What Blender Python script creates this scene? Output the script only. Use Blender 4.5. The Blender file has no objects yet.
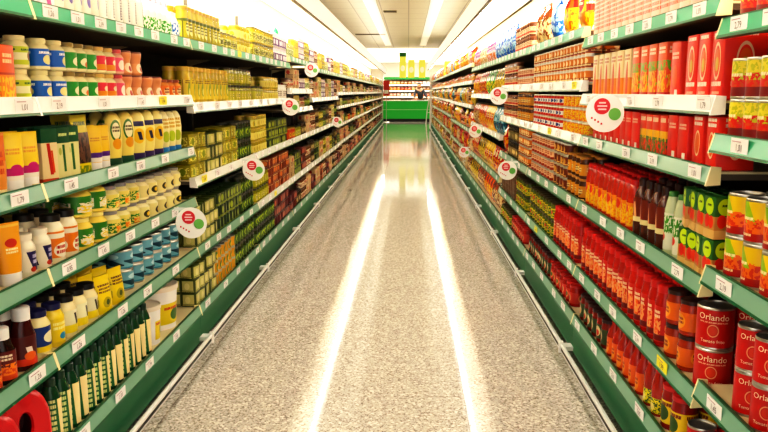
import bpy, math, random
from math import sin, cos, pi
from mathutils import Vector, Matrix
random.seed(7)
C = bpy.context.scene.collection
H = 1.27                      # eye height
F = 776.0                     # focal length in pixels of a 768 px wide frame
PITCH = math.radians(9.08)
YAW = math.radians(1.77)
SX = {'L': 1.0, 'R': 0.77}    # distance from the camera axis to each row of shelf edges
SGN = {'L': -1, 'R': 1}

# ------------------------------------------------------------------ materials
def lin(c):
    if isinstance(c, str):
        c = [int(c[i:i+2], 16)/255 for i in (0, 2, 4)]
    return tuple((x/12.92 if x <= .04045 else ((x+.055)/1.055)**2.4) for x in c[:3]) + (1,)

class NT:
    def __init__(s, name):
        s.m = bpy.data.materials.new(name); s.m.use_nodes = True
        s.t = s.m.node_tree; s.b = s.t.nodes['Principled BSDF']
    def n(s, k, **kw):
        x = s.t.nodes.new(k)
        for a, v in kw.items(): setattr(x, a, v)
        return x
    def put(s, sock, v):
        if isinstance(v, (int, float, tuple)): sock.default_value = v
        else: s.t.links.new(v, sock)
    def M(s, op, a, b=None, c=None):
        x = s.n('ShaderNodeMath', operation=op)
        s.put(x.inputs[0], a)
        if b is not None: s.put(x.inputs[1], b)
        if c is not None: s.put(x.inputs[2], c)
        return x.outputs[0]
    def mix(s, f, a, b, mode='MIX'):
        x = s.n('ShaderNodeMix', data_type='RGBA', blend_type=mode)
        s.put(x.inputs[0], f); s.put(x.inputs[6], a); s.put(x.inputs[7], b)
        return x.outputs[2]
    def vec(s, x, y, z=0.0):
        v = s.n('ShaderNodeCombineXYZ')
        s.put(v.inputs[0], x); s.put(v.inputs[1], y); s.put(v.inputs[2], z)
        return v.outputs[0]

MATS = {}
def mat(name, col, rough=.4, metal=0, spec=.5, alpha=None, emit=None, es=1, trans=0, vary=0):
    if name in MATS: return MATS[name]
    t = NT(name); b = t.b
    if vary:
        oi = t.n('ShaderNodeObjectInfo')
        k = t.M('MULTIPLY_ADD', oi.outputs['Random'], vary, 1 - vary)
        hs = t.n('ShaderNodeHueSaturation'); t.put(hs.inputs['Value'], k); hs.inputs['Color'].default_value = lin(col)
        t.t.links.new(hs.outputs[0], b.inputs['Base Color'])
    else:
        b.inputs['Base Color'].default_value = lin(col)
    b.inputs['Roughness'].default_value = rough; b.inputs['Metallic'].default_value = metal
    b.inputs['Specular IOR Level'].default_value = spec
    b.inputs['Transmission Weight'].default_value = trans
    if emit: b.inputs['Emission Color'].default_value = lin(emit); b.inputs['Emission Strength'].default_value = es
    MATS[name] = t.m
    return t.m

def printed(name, base, shapes, hw=.04, z0=0, z1=.1, mode='cyl', rough=.35, rep=3, vary=.12):
    """A printed surface: shapes drawn in label space. u -1..1 across the face, v 0..1 up it."""
    if name in MATS: return MATS[name]
    t = NT(name)
    tc = t.n('ShaderNodeAttribute', attribute_name='label_space')
    o = t.n('ShaderNodeSeparateXYZ'); t.t.links.new(tc.outputs['Vector'], o.inputs[0])
    X, Y, Z = o.outputs
    v = t.M('DIVIDE', t.M('SUBTRACT', Z, float(z0)), float(z1 - z0))
    if mode == 'cyl':
        a = t.M('ARCTAN2', X, t.M('MULTIPLY', Y, -1.0))
        u = t.M('MULTIPLY_ADD', t.M('FRACT', t.M('MULTIPLY_ADD', a, rep/(2*pi), 0.5)), 2.0, -1.0)
    else:
        side = t.n('ShaderNodeAttribute', attribute_name='side_face').outputs['Fac']
        u = t.M('DIVIDE', t.M('ADD', t.M('MULTIPLY', X, t.M('SUBTRACT', 1.0, side)), t.M('MULTIPLY', Y, side)), float(hw))
    col = lin(base)
    oi = t.n('ShaderNodeObjectInfo')
    for s in shapes:
        k, cx, cy, rx, ry, c = s[:6]
        du = t.M('DIVIDE', t.M('SUBTRACT', u, float(cx)), float(rx)); dv = t.M('DIVIDE', t.M('SUBTRACT', v, float(cy)), float(ry))
        if k == 'e':
            f = t.M('LESS_THAN', t.M('ADD', t.M('MULTIPLY', du, du), t.M('MULTIPLY', dv, dv)), 1.0)
        elif k == 'o':                                  # ring
            q = t.M('ADD', t.M('MULTIPLY', du, du), t.M('MULTIPLY', dv, dv))
            f = t.M('LESS_THAN', t.M('ABSOLUTE', t.M('SUBTRACT', q, .85)), .17)
        elif k == 'd':                                  # slanted band
            f = t.M('LESS_THAN', t.M('MAXIMUM', t.M('ABSOLUTE', t.M('ADD', du, t.M('MULTIPLY', dv, s[6]))), t.M('ABSOLUTE', dv)), 1.0)
        else:
            f = t.M('LESS_THAN', t.M('MAXIMUM', t.M('ABSOLUTE', du), t.M('ABSOLUTE', dv)), 1.0)
        if k in 'tf':                                   # t: rows of small print, f: mottled picture of food
            nz = t.n('ShaderNodeTexNoise'); nz.inputs['Detail'].default_value = 1
            nz.inputs['Scale'].default_value = 1
            if k == 't':
                n_ = s[6] if len(s) > 6 else 3
                t.t.links.new(t.vec(t.M('MULTIPLY', u, 14.0), t.M('FLOOR', t.M('MULTIPLY', dv, n_*.5 + .01)), 3.0), nz.inputs['Vector'])
                row = t.M('GREATER_THAN', t.M('FRACT', t.M('MULTIPLY', t.M('ADD', dv, 1.0), n_*.5)), .35)
                f = t.M('MULTIPLY', f, t.M('MULTIPLY', row, t.M('GREATER_THAN', nz.outputs[0], .44)))
            else:
                t.t.links.new(t.vec(t.M('MULTIPLY', u, 4.5), t.M('MULTIPLY', v, 9.0), t.M('MULTIPLY', oi.outputs['Random'], 9.0)), nz.inputs['Vector'])
                f = t.M('MULTIPLY', f, t.M('GREATER_THAN', nz.outputs[0], .48))
        col = t.mix(f, col, lin(c))
    k = t.M('MULTIPLY_ADD', oi.outputs['Random'], vary, 1 - vary)
    hs = t.n('ShaderNodeHueSaturation'); hs.inputs['Saturation'].default_value = 1.04; t.put(hs.inputs['Value'], k); t.put(hs.inputs['Color'], col)
    t.t.links.new(hs.outputs[0], t.b.inputs['Base Color'])
    t.b.inputs['Roughness'].default_value = rough
    MATS[name] = t.m
    return t.m

# ------------------------------------------------------------------ mesh building
class MB:
    def __init__(s): s.v = []; s.f = []; s.mi = []; s.m = []; s.ls = None; s.sf = None
    def mi_(s, m):
        if m not in s.m: s.m.append(m)
        return s.m.index(m)
    def loft(s, secs, m, n=16, cap=True, ctr=(0, 0)):
        """secs: (z, hw, hd[, p[, cx, cy[, mat]]]) superellipse rings, one mesh from bottom to top"""
        base = len(s.v); k0 = s.mi_(m)
        for q in secs:
            z, hw, hd = q[:3]; p = q[3] if len(q) > 3 else 1
            cx = q[4] if len(q) > 4 else 0; cy = q[5] if len(q) > 5 else 0
            for i in range(n):
                a = 2*pi*i/n; c_, s_ = cos(a), sin(a)
                x = math.copysign(abs(c_)**p, c_) if abs(c_) > 1e-6 else 0
                y = math.copysign(abs(s_)**p, s_) if abs(s_) > 1e-6 else 0
                s.v.append((ctr[0]+cx+hw*x, ctr[1]+cy+hd*y, z))
        for j in range(len(secs)-1):
            q = secs[j]; k = s.mi_(q[6]) if len(q) > 6 else k0
            for i in range(n):
                a = base+j*n+i; b = base+j*n+(i+1) % n
                s.f.append((a, b, b+n, a+n)); s.mi.append(k)
        if cap:
            s.f.append(tuple(base+i for i in reversed(range(n)))); s.mi.append(s.mi_(secs[0][6]) if len(secs[0]) > 6 else k0)
            e = base+(len(secs)-1)*n
            s.f.append(tuple(e+i for i in range(n))); s.mi.append(s.mi_(secs[-2][6]) if len(secs[-2]) > 6 else k0)
        return s
    def box(s, x0, x1, y0, y1, z0, z1, m):
        b = len(s.v); k = s.mi_(m)
        s.v += [(x, y, z) for z in (z0, z1) for y in (y0, y1) for x in (x0, x1)]
        for f in ((0, 2, 3, 1), (4, 5, 7, 6), (0, 1, 5, 4), (2, 6, 7, 3), (0, 4, 6, 2), (1, 3, 7, 5)):
            s.f.append(tuple(b+i for i in f)); s.mi.append(k)
        return s
    def prism(s, prof, y0, y1, m, closed=True):
        """extrude an x,z outline along y"""
        b = len(s.v); n = len(prof); k = s.mi_(m)
        for y in (y0, y1): s.v += [(x, y, z) for x, z in prof]
        for i in range(n): s.f.append((b+i, b+(i+1) % n, b+n+(i+1) % n, b+n+i)); s.mi.append(k)
        s.f.append(tuple(b+i for i in reversed(range(n)))); s.mi.append(k)
        s.f.append(tuple(b+n+i for i in range(n))); s.mi.append(k)
        return s
    def tube(s, pts, r, m, n=8, taper=None):
        pts = [Vector(p) for p in pts]; b = len(s.v); k = s.mi_(m)
        for i, p in enumerate(pts):
            d = (pts[min(i+1, len(pts)-1)] - pts[max(i-1, 0)]).normalized()
            a = d.cross(Vector((0, 0, 1)) if abs(d.z) < .9 else Vector((1, 0, 0))).normalized(); c = d.cross(a)
            rr = r if taper is None else taper[i]
            for j in range(n):
                t = 2*pi*j/n; s.v.append(tuple(p + a*cos(t)*rr + c*sin(t)*rr))
        for i in range(len(pts)-1):
            for j in range(n):
                a = b+i*n+j; c = b+i*n+(j+1) % n
                s.f.append((a, c, c+n, a+n)); s.mi.append(k)
        s.f.append(tuple(b+i for i in reversed(range(n)))); s.mi.append(k)
        s.f.append(tuple(b+(len(pts)-1)*n+i for i in range(n))); s.mi.append(k)
        return s
    def raw(s, verts, faces, m):
        b = len(s.v); k = s.mi_(m)
        s.v += [tuple(p) for p in verts]
        for f in faces: s.f.append(tuple(b+i for i in f)); s.mi.append(k)
        return s
    def add(s, o):
        b = len(s.v); s.v += o.v
        for f, k in zip(o.f, o.mi): s.f.append(tuple(b+i for i in f)); s.mi.append(s.mi_(o.m[k]))
        return s
    def mesh(s, name, smooth=True):
        me = bpy.data.meshes.new(name); me.from_pydata(s.v, [], s.f)
        for m in s.m: me.materials.append(m)
        me.polygons.foreach_set('material_index', s.mi)
        me.update()
        if smooth:
            a = me.attributes.new('label_space', 'FLOAT_VECTOR', 'POINT'); a.data.foreach_set('vector', [c for v in (s.ls or s.v) for c in v])
            a = me.attributes.new('side_face', 'FLOAT', 'FACE'); a.data.foreach_set('value', s.sf or [float(abs(p.normal.x) > .7) for p in me.polygons])
        if smooth:
            me.polygons.foreach_set('use_smooth', [True]*len(me.polygons)); me.set_sharp_from_angle(angle=math.radians(38))
        return me

def link(name, me, parent=None, loc=(0, 0, 0), rz=0):
    o = bpy.data.objects.new(name, me); C.objects.link(o)
    o.location = loc; o.rotation_euler = (0, 0, rz)
    if parent: o.parent = parent
    return o
def tag(o, label, cat, group=None, kind=None):
    if label: o['label'] = label
    if cat: o['category'] = cat
    if group: o['group'] = group
    if kind: o['kind'] = kind
    return o

TXT = {}
def text_geo(s, size):
    """flat lettering as verts/faces in x (right) and z (up), centred"""
    key = (s, size)
    if key not in TXT:
        cu = bpy.data.curves.new('lettering', 'FONT'); cu.body = s; cu.size = size
        cu.align_x = 'CENTER'; cu.align_y = 'CENTER'; cu.resolution_u = 2
        ob = bpy.data.objects.new('lettering', cu); C.objects.link(ob)
        me = ob.to_mesh()
        TXT[key] = ([(v.co.x, v.co.y) for v in me.vertices], [tuple(p.vertices) for p in me.polygons])
        ob.to_mesh_clear(); bpy.data.objects.remove(ob); bpy.data.curves.remove(cu)
    return TXT[key]

# ------------------------------------------------------------------ product kinds
white = mat('white plastic', 'f4f1ea', .35)
cream = mat('cream plastic', 'f3e3b0', .35)
black = mat('black plastic', '17140f', .35)
steel = mat('brushed steel', 'c9c6bd', .28, .9)
chrome = mat('bright bumper steel', 'efeeea', .3, .35)
glass_dark = mat('dark glass', '2b120a', .12)
P = printed
def cylp(lab, r, z0, z1, n=16, r2=None):
    b = MB(); r2 = r2 or r
    return b.loft([(z0, r, r), (z1, r2, r2)], lab, n, cap=False)

def jar(w, h, body, lab, lid, lidh=.14, lz=(.12, .66), shoulder=.86, n=16, lidr=.05):
    r = w/2; H0 = h*(1-lidh)
    b = MB().loft([(0, r*.9, r*.9), (h*.04, r, r), (h*.68, r, r), (h*.76, r*(.55+.45*shoulder), r*(.55+.45*shoulder)), (H0-.003, r*shoulder, r*shoulder), (H0, r*shoulder, r*shoulder)], body, n)
    l = MB().loft([(h*lz[0], r*1.01, r*1.01), (h*lz[1], r*1.01, r*1.01)], lab, n, cap=False)
    c = MB().loft([(H0-.002, r*(shoulder+lidr), r*(shoulder+lidr)), (h*.985, r*(shoulder+lidr), r*(shoulder+lidr)), (h, r*(shoulder-.03), r*(shoulder-.03))], lid, n)
    return [('', b), ('label', l), ('lid', c)]

def can(w, h, lab, text=None, n=20):
    r = w/2
    b = MB().loft([(0, r*.97, r*.97), (.003, r, r), (.006, r*.985, r*.985), (h-.006, r*.985, r*.985), (h-.003, r, r), (h, r*.97, r*.97), (h, r*.93, r*.93), (h-.004, r*.92, r*.92)], steel, n)
    l = MB().loft([(.007, r*1.0, r*1.0), (h-.007, r*1.0, r*1.0)], lab, n, cap=False)
    if text:
        m = mat('cream print', 'ffeec8', .5)
        for s, size, zc in text:
            v, f = text_geo(s, size)
            rr = r*1.0 + .0012
            for ph in (0,):
                l.raw([(rr*sin(x/rr+ph), -rr*cos(x/rr+ph), zc+y) for x, y in v], f, m)
    return [('', b), ('label', l)]

def bottle(w, h, body, lab, cap, neck=.42, lz=(.1, .5), caph=.13, shoulder=.58, wide=.4, n=16, d=None):
    r = w/2; rd = (d or w)/2; nk = r*neck
    b = MB().loft([(0, r*.9, rd*.9), (h*.03, r, rd), (h*shoulder, r, rd), (h*(shoulder+.12), r*.82, rd*.82), (h*(shoulder+.22), nk*1.1, nk*1.1), (h*(1-caph), nk, nk)], body, n)
    l = MB().loft([(h*lz[0], r*1.012, rd*1.012), (h*lz[1], r*1.012, rd*1.012)], lab, n, cap=False)
    ck = r*wide if wide else nk*1.15
    c = MB().loft([(h*(1-caph)-.002, ck, ck), (h*.985, ck, ck), (h, ck*.85, ck*.85)], cap, n)
    return [('', b), ('label', l), ('cap', c)]

def squeeze(w, h, body, cap, caph=.16, d=None):
    """upside-down oval squeeze bottle standing on its cap"""
    r = w/2; rd = (d or w*.62)/2
    b = MB().loft([(h*caph, r*.82, rd*.85), (h*.3, r*.9, rd), (h*.62, r, rd), (h*.86, r*.86, rd*.85), (h*.97, r*.55, rd*.5), (h, r*.3, rd*.25)], body, 16)
    c = MB().loft([(0, r*.86, rd*.95), (h*.02, r*.9, rd), (h*caph, r*.86, rd*.92)], cap, 16)
    return [('', b), ('cap', c)]

def tube(w, h, body, cap, caph=.2):
    r = w/2
    b = MB().loft([(h*caph, r*.9, r*.6), (h*.45, r, r*.55), (h*.8, r, r*.3), (h*.95, r*1.02, r*.07), (h, r*1.02, r*.06)], body, 16)
    c = MB().loft([(0, r*.8, r*.62), (h*.02, r*.85, r*.66), (h*caph, r*.88, r*.62)], cap, 16)
    return [('', b), ('cap', c)]

def carton(w, d, h, m, flap=True):
    x, y = w/2, d/2; e = min(w, d)*.03
    b = MB().loft([(0, x-e, y-e, .12), (e, x, y, .1), (h-e, x, y, .1), (h, x-e, y-e, .12)], m, 16)
    if flap: b.box(-x*.96, x*.96, -.0025, .0025, h-.0005, h+.002, m)
    return [('', b)]

def pouch(w, h, m, d=.05):
    x = w/2; y = d/2
    b = MB().loft([(0, x*.96, y*.75, .6), (h*.06, x, y*.95, .7), (h*.35, x*.97, y, .8), (h*.65, x*.95, y*.72, .8), (h*.86, x*.98, y*.18, .7), (h*.9, x, .003, .5), (h, x, .003, .5)], m, 20)
    for i in range(20, len(b.v)-40):             # soft creases
        a, c_, z = b.v[i]; k = 1+.05*sin(a*160+z*90)*cos(z*140)
        b.v[i] = (a*(1+.02*sin(z*110)), c_*k, z)
    return [('', b)]

def snack(w, h, m, d=.09):
    x = w/2; y = d/2
    b = MB().loft([(0, x*.96, .004, .5), (h*.06, x*.98, .004, .5), (h*.14, x*.96, y*.6, .8), (h*.32, x*.9, y*.95, .85), (h*.55, x*.88, y, .9), (h*.75, x*.92, y*.75, .85), (h*.87, x*.98, y*.25, .7), (h*.92, x, .004, .5), (h, x, .004, .5)], m, 20)
    for i in range(40, len(b.v)-40):
        a, c_, z = b.v[i]; b.v[i] = (a*(1+.03*sin(z*95)), c_*(1+.09*sin(a*120+z*60)), z)
    return [('', b)]

def tub(w, h, body, lab, lid):
    r = w/2
    b = MB().loft([(0, r*.86, r*.86), (h*.1, r*.92, r*.92), (h*.5, r, r), (h*.72, r*.98, r*.98), (h*.8, r*.8, r*.8)], body, 16)
    l = MB().loft([(h*.14, r*.95, r*.95), (h*.5, r*1.015, r*1.015), (h*.62, r*1.0, r*1.0)], lab, 16, cap=False)
    c = MB().loft([(h*.79, r*.84, r*.84), (h*.97, r*.84, r*.84), (h, r*.78, r*.78)], lid, 16)
    return [('', b), ('label', l), ('lid', c)]

def bucket(w, h, body, lab, lid):
    r = w/2
    b = MB().loft([(0, r*.86, r*.86), (h*.9, r*.97, r*.97)], body, 28)
    l = MB()
    n = 10
    for i in range(n+1):
        a = -.75 + 1.5*i/n
        for z in (.12, .6):
            rr = r*(.86+.11*z/.9)*1.006; l.v.append((rr*sin(a), -rr*cos(a), h*z))
    k = l.mi_(lab)
    for i in range(n): l.f.append((2*i, 2*i+2, 2*i+3, 2*i+1)); l.mi.append(k)
    c = MB().loft([(h*.88, r, r), (h*.93, r*1.02, r*1.02), (h*.99, r*1.02, r*1.02), (h, r*.97, r*.97), (h*.975, r*.9, r*.9)], lid, 28)
    hd = MB().tube([(r*1.03*cos(a), -r*1.03*sin(a)*.5-.0, h*.86-abs(sin(a))*h*.22) for a in [pi*i/12 for i in range(13)]], .003, white, 6)
    return [('', b), ('label', l), ('lid', c), ('handle', hd)]

def jug(w, d, h, m, cap, lab):
    """rounded plastic canister with a moulded hand hole in its shoulder"""
    x, y = w/2, d/2
    N = 28; out = []
    b = MB()
    # body outline in y-z profile swept across the width with an opening ring
    prof = [(-x, 0)]
    pts = []
    for i in range(15):
        a = pi*i/14; pts.append((-x*cos(a), h*.5 + h*.5*sin(a)**.8))
    outl = [(-x*.94, 0), (-x, .012), (-x, h*.3)] + pts + [(x, h*.3), (x, .012), (x*.94, 0)]
    hole = []
    n = len(outl)
    for p in outl:
        a = math.atan2(p[1]-h*.56, p[0]); hole.append((x*.22*cos(a), h*.56 + h*.15*sin(a)))
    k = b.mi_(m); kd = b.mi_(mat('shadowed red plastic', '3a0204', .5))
    for yy, ol in ((-y*.72, [(q[0]*.93, h*.02+q[1]*.95) for q in outl]), (-y, [(q[0]*.8, h*.06+q[1]*.86) for q in outl])): pass
    rings = [(y*.95, [(q[0]*.97, q[1]*.99) for q in outl]), (-y*.6, outl), (-y*.88, [(q[0]*.95, q[1]*.975+.002) for q in outl]), (-y, [(q[0]*.86, h*.03+q[1]*.91) for q in outl]),
             (-y*1.0, [(q[0]*1.3, h*.6+(q[1]-h*.6)*1.25) for q in hole]), (-y*.9, hole), (-y*.2, [(q[0]*.9, h*.58+(q[1]-h*.58)*.9) for q in hole])]
    for yy, ol in rings: b.v += [(q[0], yy, q[1]) for q in ol]
    for j in range(len(rings)-1):
        for i in range(n):
            b.f.append((j*n+i, j*n+(i+1) % n, (j+1)*n+(i+1) % n, (j+1)*n+i)); b.mi.append(kd if j >= 5 else k)
    b.f.append(tuple(reversed(range(n)))); b.mi.append(k)
    e = (len(rings)-1)*n; b.f.append(tuple(e+i for i in range(n))); b.mi.append(kd)
    c = MB().loft([(h*.985, .022, .022), (h*1.06, .022, .022), (h*1.07, .018, .018)], cap, 14, ctr=(0, y*.35))
    l = MB().box(-x*.6, x*.6, -y-.001, -y+.001, h*.05, h*.27, lab)
    return [('', b), ('cap', c), ('label', l)]

def ribbed(w, h, body, lab):
    """waisted pot jar"""
    r = w/2
    b = MB().loft([(0, r*.88, r*.88), (h*.08, r, r), (h*.2, r*.98, r*.98), (h*.5, r*.8, r*.8), (h*.78, r*.95, r*.95), (h*.9, r*.97, r*.97), (h*.97, r*.9, r*.9)], body, 16)
    l = MB().loft([(h*.1, r*1.01, r*1.01), (h*.2, r*.99, r*.99), (h*.5, r*.82, r*.82)], lab, 16, cap=False)
    c = MB().loft([(h*.93, r*.95, r*.95), (h, r*.92, r*.92)], mat('brown lid', '7a3a1c', .4), 16)
    return [('', b), ('label', l), ('lid', c)]

def tin(w, h, m):
    r = w/2
    return [('', MB().loft([(0, r*.97, r*.97), (.004, r, r), (h-.004, r, r), (h, r*.97, r*.97), (h, r*.9, r*.9), (h-.003, r*.88, r*.88)], m, 16))]

KIND = {}
def K(key, name, cat, look, w, d, h, parts):
    KIND[key] = dict(name=name, cat=cat, look=look, w=w, d=d, h=h, parts=parts)

def jarmat(key, base, shapes, h, lz, rep=3): return P(key+' print', base, shapes, z0=h*lz[0], z1=h*lz[1], rep=rep)

# left hand row -------------------------------------------------------
def sauce(key, look, base, shapes, w=.070, h=.088, body='f6e9b4', lid='e9dba0'):
    K(key, 'sauce_jar', 'jar', look, w, w, h, jar(w, h, mat(key+' glass', body, .25, vary=.08), jarmat(key, base, shapes, h, (.12, .62)), mat(key+' lid', lid, .35), shoulder=.68, lidh=.13, lidr=.09))
sauce('mayo_lime', 'cream jar with lime green label', 'c9d63a', [('r', 0, .5, 1, .22, 'f4f0c0'), ('e', .1, .5, .35, .3, '8a5a1e'), ('t', 0, .85, .8, .1, '2f6b1c', 1)])
sauce('mayo_blue', 'cream jar with bright blue label', '1f6fd0', [('e', .1, .4, .5, .3, 'f5e9a0'), ('t', 0, .8, .7, .12, 'ffffff', 1)])
sauce('mayo_green', 'cream jar with green label', '2f9a3a', [('e', 0, .45, .6, .3, 'f5f0c8'), ('e', .2, .3, .3, .2, 'e5741c')], lid='8f7a35')
sauce('mayo_red', 'cream jar with pink and red label', 'e8475a', [('r', 0, .25, 1, .2, 'f39a30'), ('e', 0, .62, .4, .2, 'fbe6c0')], lid='d9b05a')
sauce('navy_jar', 'cream mayonnaise jar with navy lid and blue label', '1c3f86', [('e', 0, .6, .7, .25, 'f6eec0'), ('r', 0, .1, 1, .14, 'f0d21c')], .074, .135, 'f7e8a8', '1c1c56')
sauce('yellow_jar', 'bright yellow jar with navy lid', 'f4d414', [('e', .1, .25, .4, .16, '3a9ac0'), ('t', 0, .7, .8, .2, 'fff2a0', 2)], .07, .13, 'f7d934', '1c1c56')
sauce('script_jar', 'cream jar with black lid and dark monogram over yellow band', 'f1ecc6', [('r', 0, .18, 1, .2, 'f3dc16'), ('d', -.1, .65, .13, .28, '241a12', .9), ('d', .25, .65, .1, .28, '241a12', -.9)], .072, .13, 'f6e8b0', '15120f')
sauce('orange_jar', 'cream jar with orange label and black lid', 'f08a2a', [('e', 0, .3, .8, .3, 'f8efd8'), ('t', 0, .3, .6, .2, 'c02818', 2), ('r', 0, .9, 1, .1, 'f8efd8')], .076, .145, 'f7ecc8', '17130f')
sauce('blue_mayo', 'cream jar with dark blue label and pale lid', 'f3ead0', [('d', .05, .5, .55, .45, '27205e', .5), ('t', .05, .55, .3, .25, 'd8d4f0', 2), ('e', -.2, .12, .3, .12, 'c23a20')], .066, .12, 'f5edd2', 'f3ead2')
sauce('olive_pot', 'squat yellow pot with green label', '3f8a2a', [('e', 0, .3, .8, .3, 'f4d430'), ('f', 0, .4, .8, .3, 'f3ead0')], .095, .104, 'f1d860', 'efe08a')
sauce('aioli_pot', 'squat cream pot with green and orange label and grey lid', 'eadb7a', [('f', 0, .4, 1, .4, '3f8a2a'), ('f', .2, .3, .6, .25, 'f08a1c')], .09, .088, 'f3e8a8', '8f8f92')
sauce('herb_pot', 'squat cream pot with dark olive picture and grey lid', 'f0e5a0', [('e', 0, .45, .5, .34, '3a3a12'), ('e', .1, .45, .25, .2, 'f1c820')], .086, .084, 'f5ecb8', 'a09c90')
pot = ribbed(.075, .088, mat('tan sauce', 'e2935c', .35, vary=.1), P('tan pot print', 'e9a06a', [('e', 0, .5, .6, .5, 'f8ddb8'), ('e', .1, .4, .25, .3, 'b5301c')], z0=.008, z1=.045))
K('tan_pot', 'sauce_pot', 'jar', 'waisted tan sauce pot with pale oval label', .075, .075, .088, pot)
sauce('pink_jar', 'pale pink sauce jar', 'f26a86', [('e', 0, .5, .5, .4, 'fff0e0')], .062, .088, 'f5b7a0', 'd04a50')
sauce('orange_small', 'small orange sauce jar', 'ef7c1a', [('e', 0, .5, .6, .4, 'f7d9a0'), ('t', 0, .5, .5, .3, '8a2410', 2)], .066, .08, 'e8933e', '9b4a20')

K('orange_tall', 'carton', 'carton', 'orange carton with yellow lower half', .075, .06, .145, carton(.075, .06, .145, P('orange carton print', 'ef5f12', [('r', 0, .25, 1, .24, 'f58a1a'), ('f', 0, .25, .8, .2, 'f8c83a'), ('t', 0, .75, .6, .1, 'ffd9a0', 2), ('r', 0, .5, 1, .02, 'c33c08')], hw=.0375, z1=.145, mode='box')))
K('orange_tube', 'squeeze_tube', 'tube', 'orange squeeze tube on white cap', .07, .05, .165, tube(.07, .165, P('orange tube print', 'f3a51c', [('e', 0, .68, .5, .07, 'c8341a'), ('t', 0, .55, .5, .05, 'fff0c0', 2), ('r', 0, .95, 1, .02, 'f8c860')], hw=.035, z1=.165, mode='box'), white))
K('peach_tube', 'squeeze_tube', 'tube', 'pale orange tall squeeze tube', .06, .05, .16, tube(.06, .16, P('peach tube print', 'f0a050', [('r', 0, .75, 1, .2, 'ee7a20'), ('t', 0, .5, .5, .2, 'c84a20', 3), ('e', 0, .85, .3, .05, 'f8e0b0')], hw=.03, z1=.16, mode='box'), cream, .1))
K('yellow_tube', 'squeeze_tube', 'tube', 'yellow squeeze tube with magenta band and white cap', .068, .05, .155, tube(.068, .155, P('yellow tube print', 'f9d413', [('r', 0, .34, 1, .07, 'c4187a'), ('e', .1, .4, .5, .07, 'c4187a'), ('r', 0, .23, 1, .05, 'f6efe0'), ('t', 0, .68, .6, .06, 'e89a10', 2)], hw=.034, z1=.155, mode='box'), white))
K('purple_tube', 'squeeze_tube', 'tube', 'yellow squeeze tube with purple band and white cap', .06, .045, .15, tube(.06, .15, P('purple tube print', 'f8cc10', [('r', 0, .36, 1, .06, '5b2a8a'), ('r', 0, .26, 1, .05, 'f6efe0'), ('t', 0, .7, .6, .05, 'd08a10', 2)], hw=.03, z1=.15, mode='box'), white))
K('red_script', 'sauce_bottle', 'bottle', 'cream sachet box with red script and dark green top', .06, .05, .16, carton(.06, .05, .16, P('red script print', 'f0d9a8', [('r', 0, .88, 1, .14, '0c5a34'), ('d', 0, .45, .2, .28, 'c32a1c', .8), ('d', .35, .4, .12, .2, 'd8572a', .8), ('r', 0, .04, 1, .06, 'c8502a')], hw=.03, z1=.16, mode='box')))
KIND['red_script'].update(name='sauce_carton', cat='carton')
K('green_script', 'sauce_carton', 'carton', 'pale green box with dark green script and dark green top', .062, .05, .16, carton(.062, .05, .16, P('green script print', 'e3e0a4', [('r', 0, .88, 1, .18, '0c5a34'), ('t', 0, .84, .6, .04, 'd8e8a0', 1), ('d', .1, .42, .17, .25, '1c6a2c', .4), ('e', -.45, .55, .2, .07, 'b8c060')], hw=.031, z1=.16, mode='box')))
K('olive_bag', 'pouch', 'bag', 'black olive pouch with yellow base and green top', .085, .05, .19, pouch(.085, .19, P('olive bag print', '2d1c14', [('f', 0, .5, .9, .3, '6a4a34'), ('r', 0, .87, 1, .16, 'dccb3a'), ('t', 0, .84, .7, .05, '15502c', 1), ('r', 0, .08, 1, .12, 'f2dc20'), ('f', 0, .1, .9, .06, '8aa020')], hw=.042, z1=.19, mode='box')))
K('cream_squeeze', 'squeeze_bottle', 'bottle', 'cream yellow squeeze bottle with green oval badge', .088, .05, .192, squeeze(.088, .192, P('cream squeeze print', 'f8e27a', [('e', 0, .66, .55, .2, '3f7a24'), ('e', 0, .66, .42, .15, 'f6ecc0'), ('e', .05, .42, .45, .1, 'f0a41c'), ('t', 0, .68, .4, .06, '4a3a1a', 2)], hw=.044, z1=.192, mode='box'), mat('deep green cap', '0e5230', .35)))
K('gold_squeeze', 'squeeze_bottle', 'bottle', 'cream squeeze bottle with yellow blot and purple cap', .088, .05, .192, squeeze(.088, .192, P('gold squeeze print', 'f9e98e', [('r', 0, .74, .6, .05, '23255e'), ('e', 0, .5, .6, .15, 'f4c416'), ('d', .1, .5, .2, .08, '2a2a50', .5)], hw=.044, z1=.192, mode='box'), mat('purple cap', '3c2668', .35)))
K('blue_squeeze', 'squeeze_bottle', 'bottle', 'cream squeeze bottle on sky blue cap', .075, .05, .18, squeeze(.075, .18, P('blue squeeze print', 'f9eeb0', [('t', 0, .66, .5, .12, 'd0a020', 3), ('e', 0, .38, .5, .12, 'b8cc3a')], hw=.044, z1=.192, mode='box'), mat('blue cap', '2a86c8', .35)))
K('white_squeeze', 'cream_bottle', 'bottle', 'white bottle with grey vertical lettering and brown foot', .058, .058, .155, bottle(.058, .155, white, P('white bottle print', 'f4efe2', [('r', .1, .55, .22, .36, '5a5668'), ('t', .1, .55, .16, .34, 'f4efe2', 8), ('r', 0, .04, 1, .05, '4a3a2a')], z0=.004, z1=.11), cream, neck=.6, wide=.66, shoulder=.72, lz=(.03, .7)))
K('ivory_squeeze', 'cream_bottle', 'bottle', 'ivory bottle with violet drop and small print', .06, .06, .155, bottle(.06, .155, white, P('ivory bottle print', 'f6f0da', [('e', .1, .5, .4, .2, '7a6ab0'), ('t', 0, .82, .8, .1, '6a6050', 2), ('r', 0, .06, 1, .05, 'c8a878')], z0=.004, z1=.11), white, neck=.6, wide=.66, shoulder=.72, lz=(.03, .7)))
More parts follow.
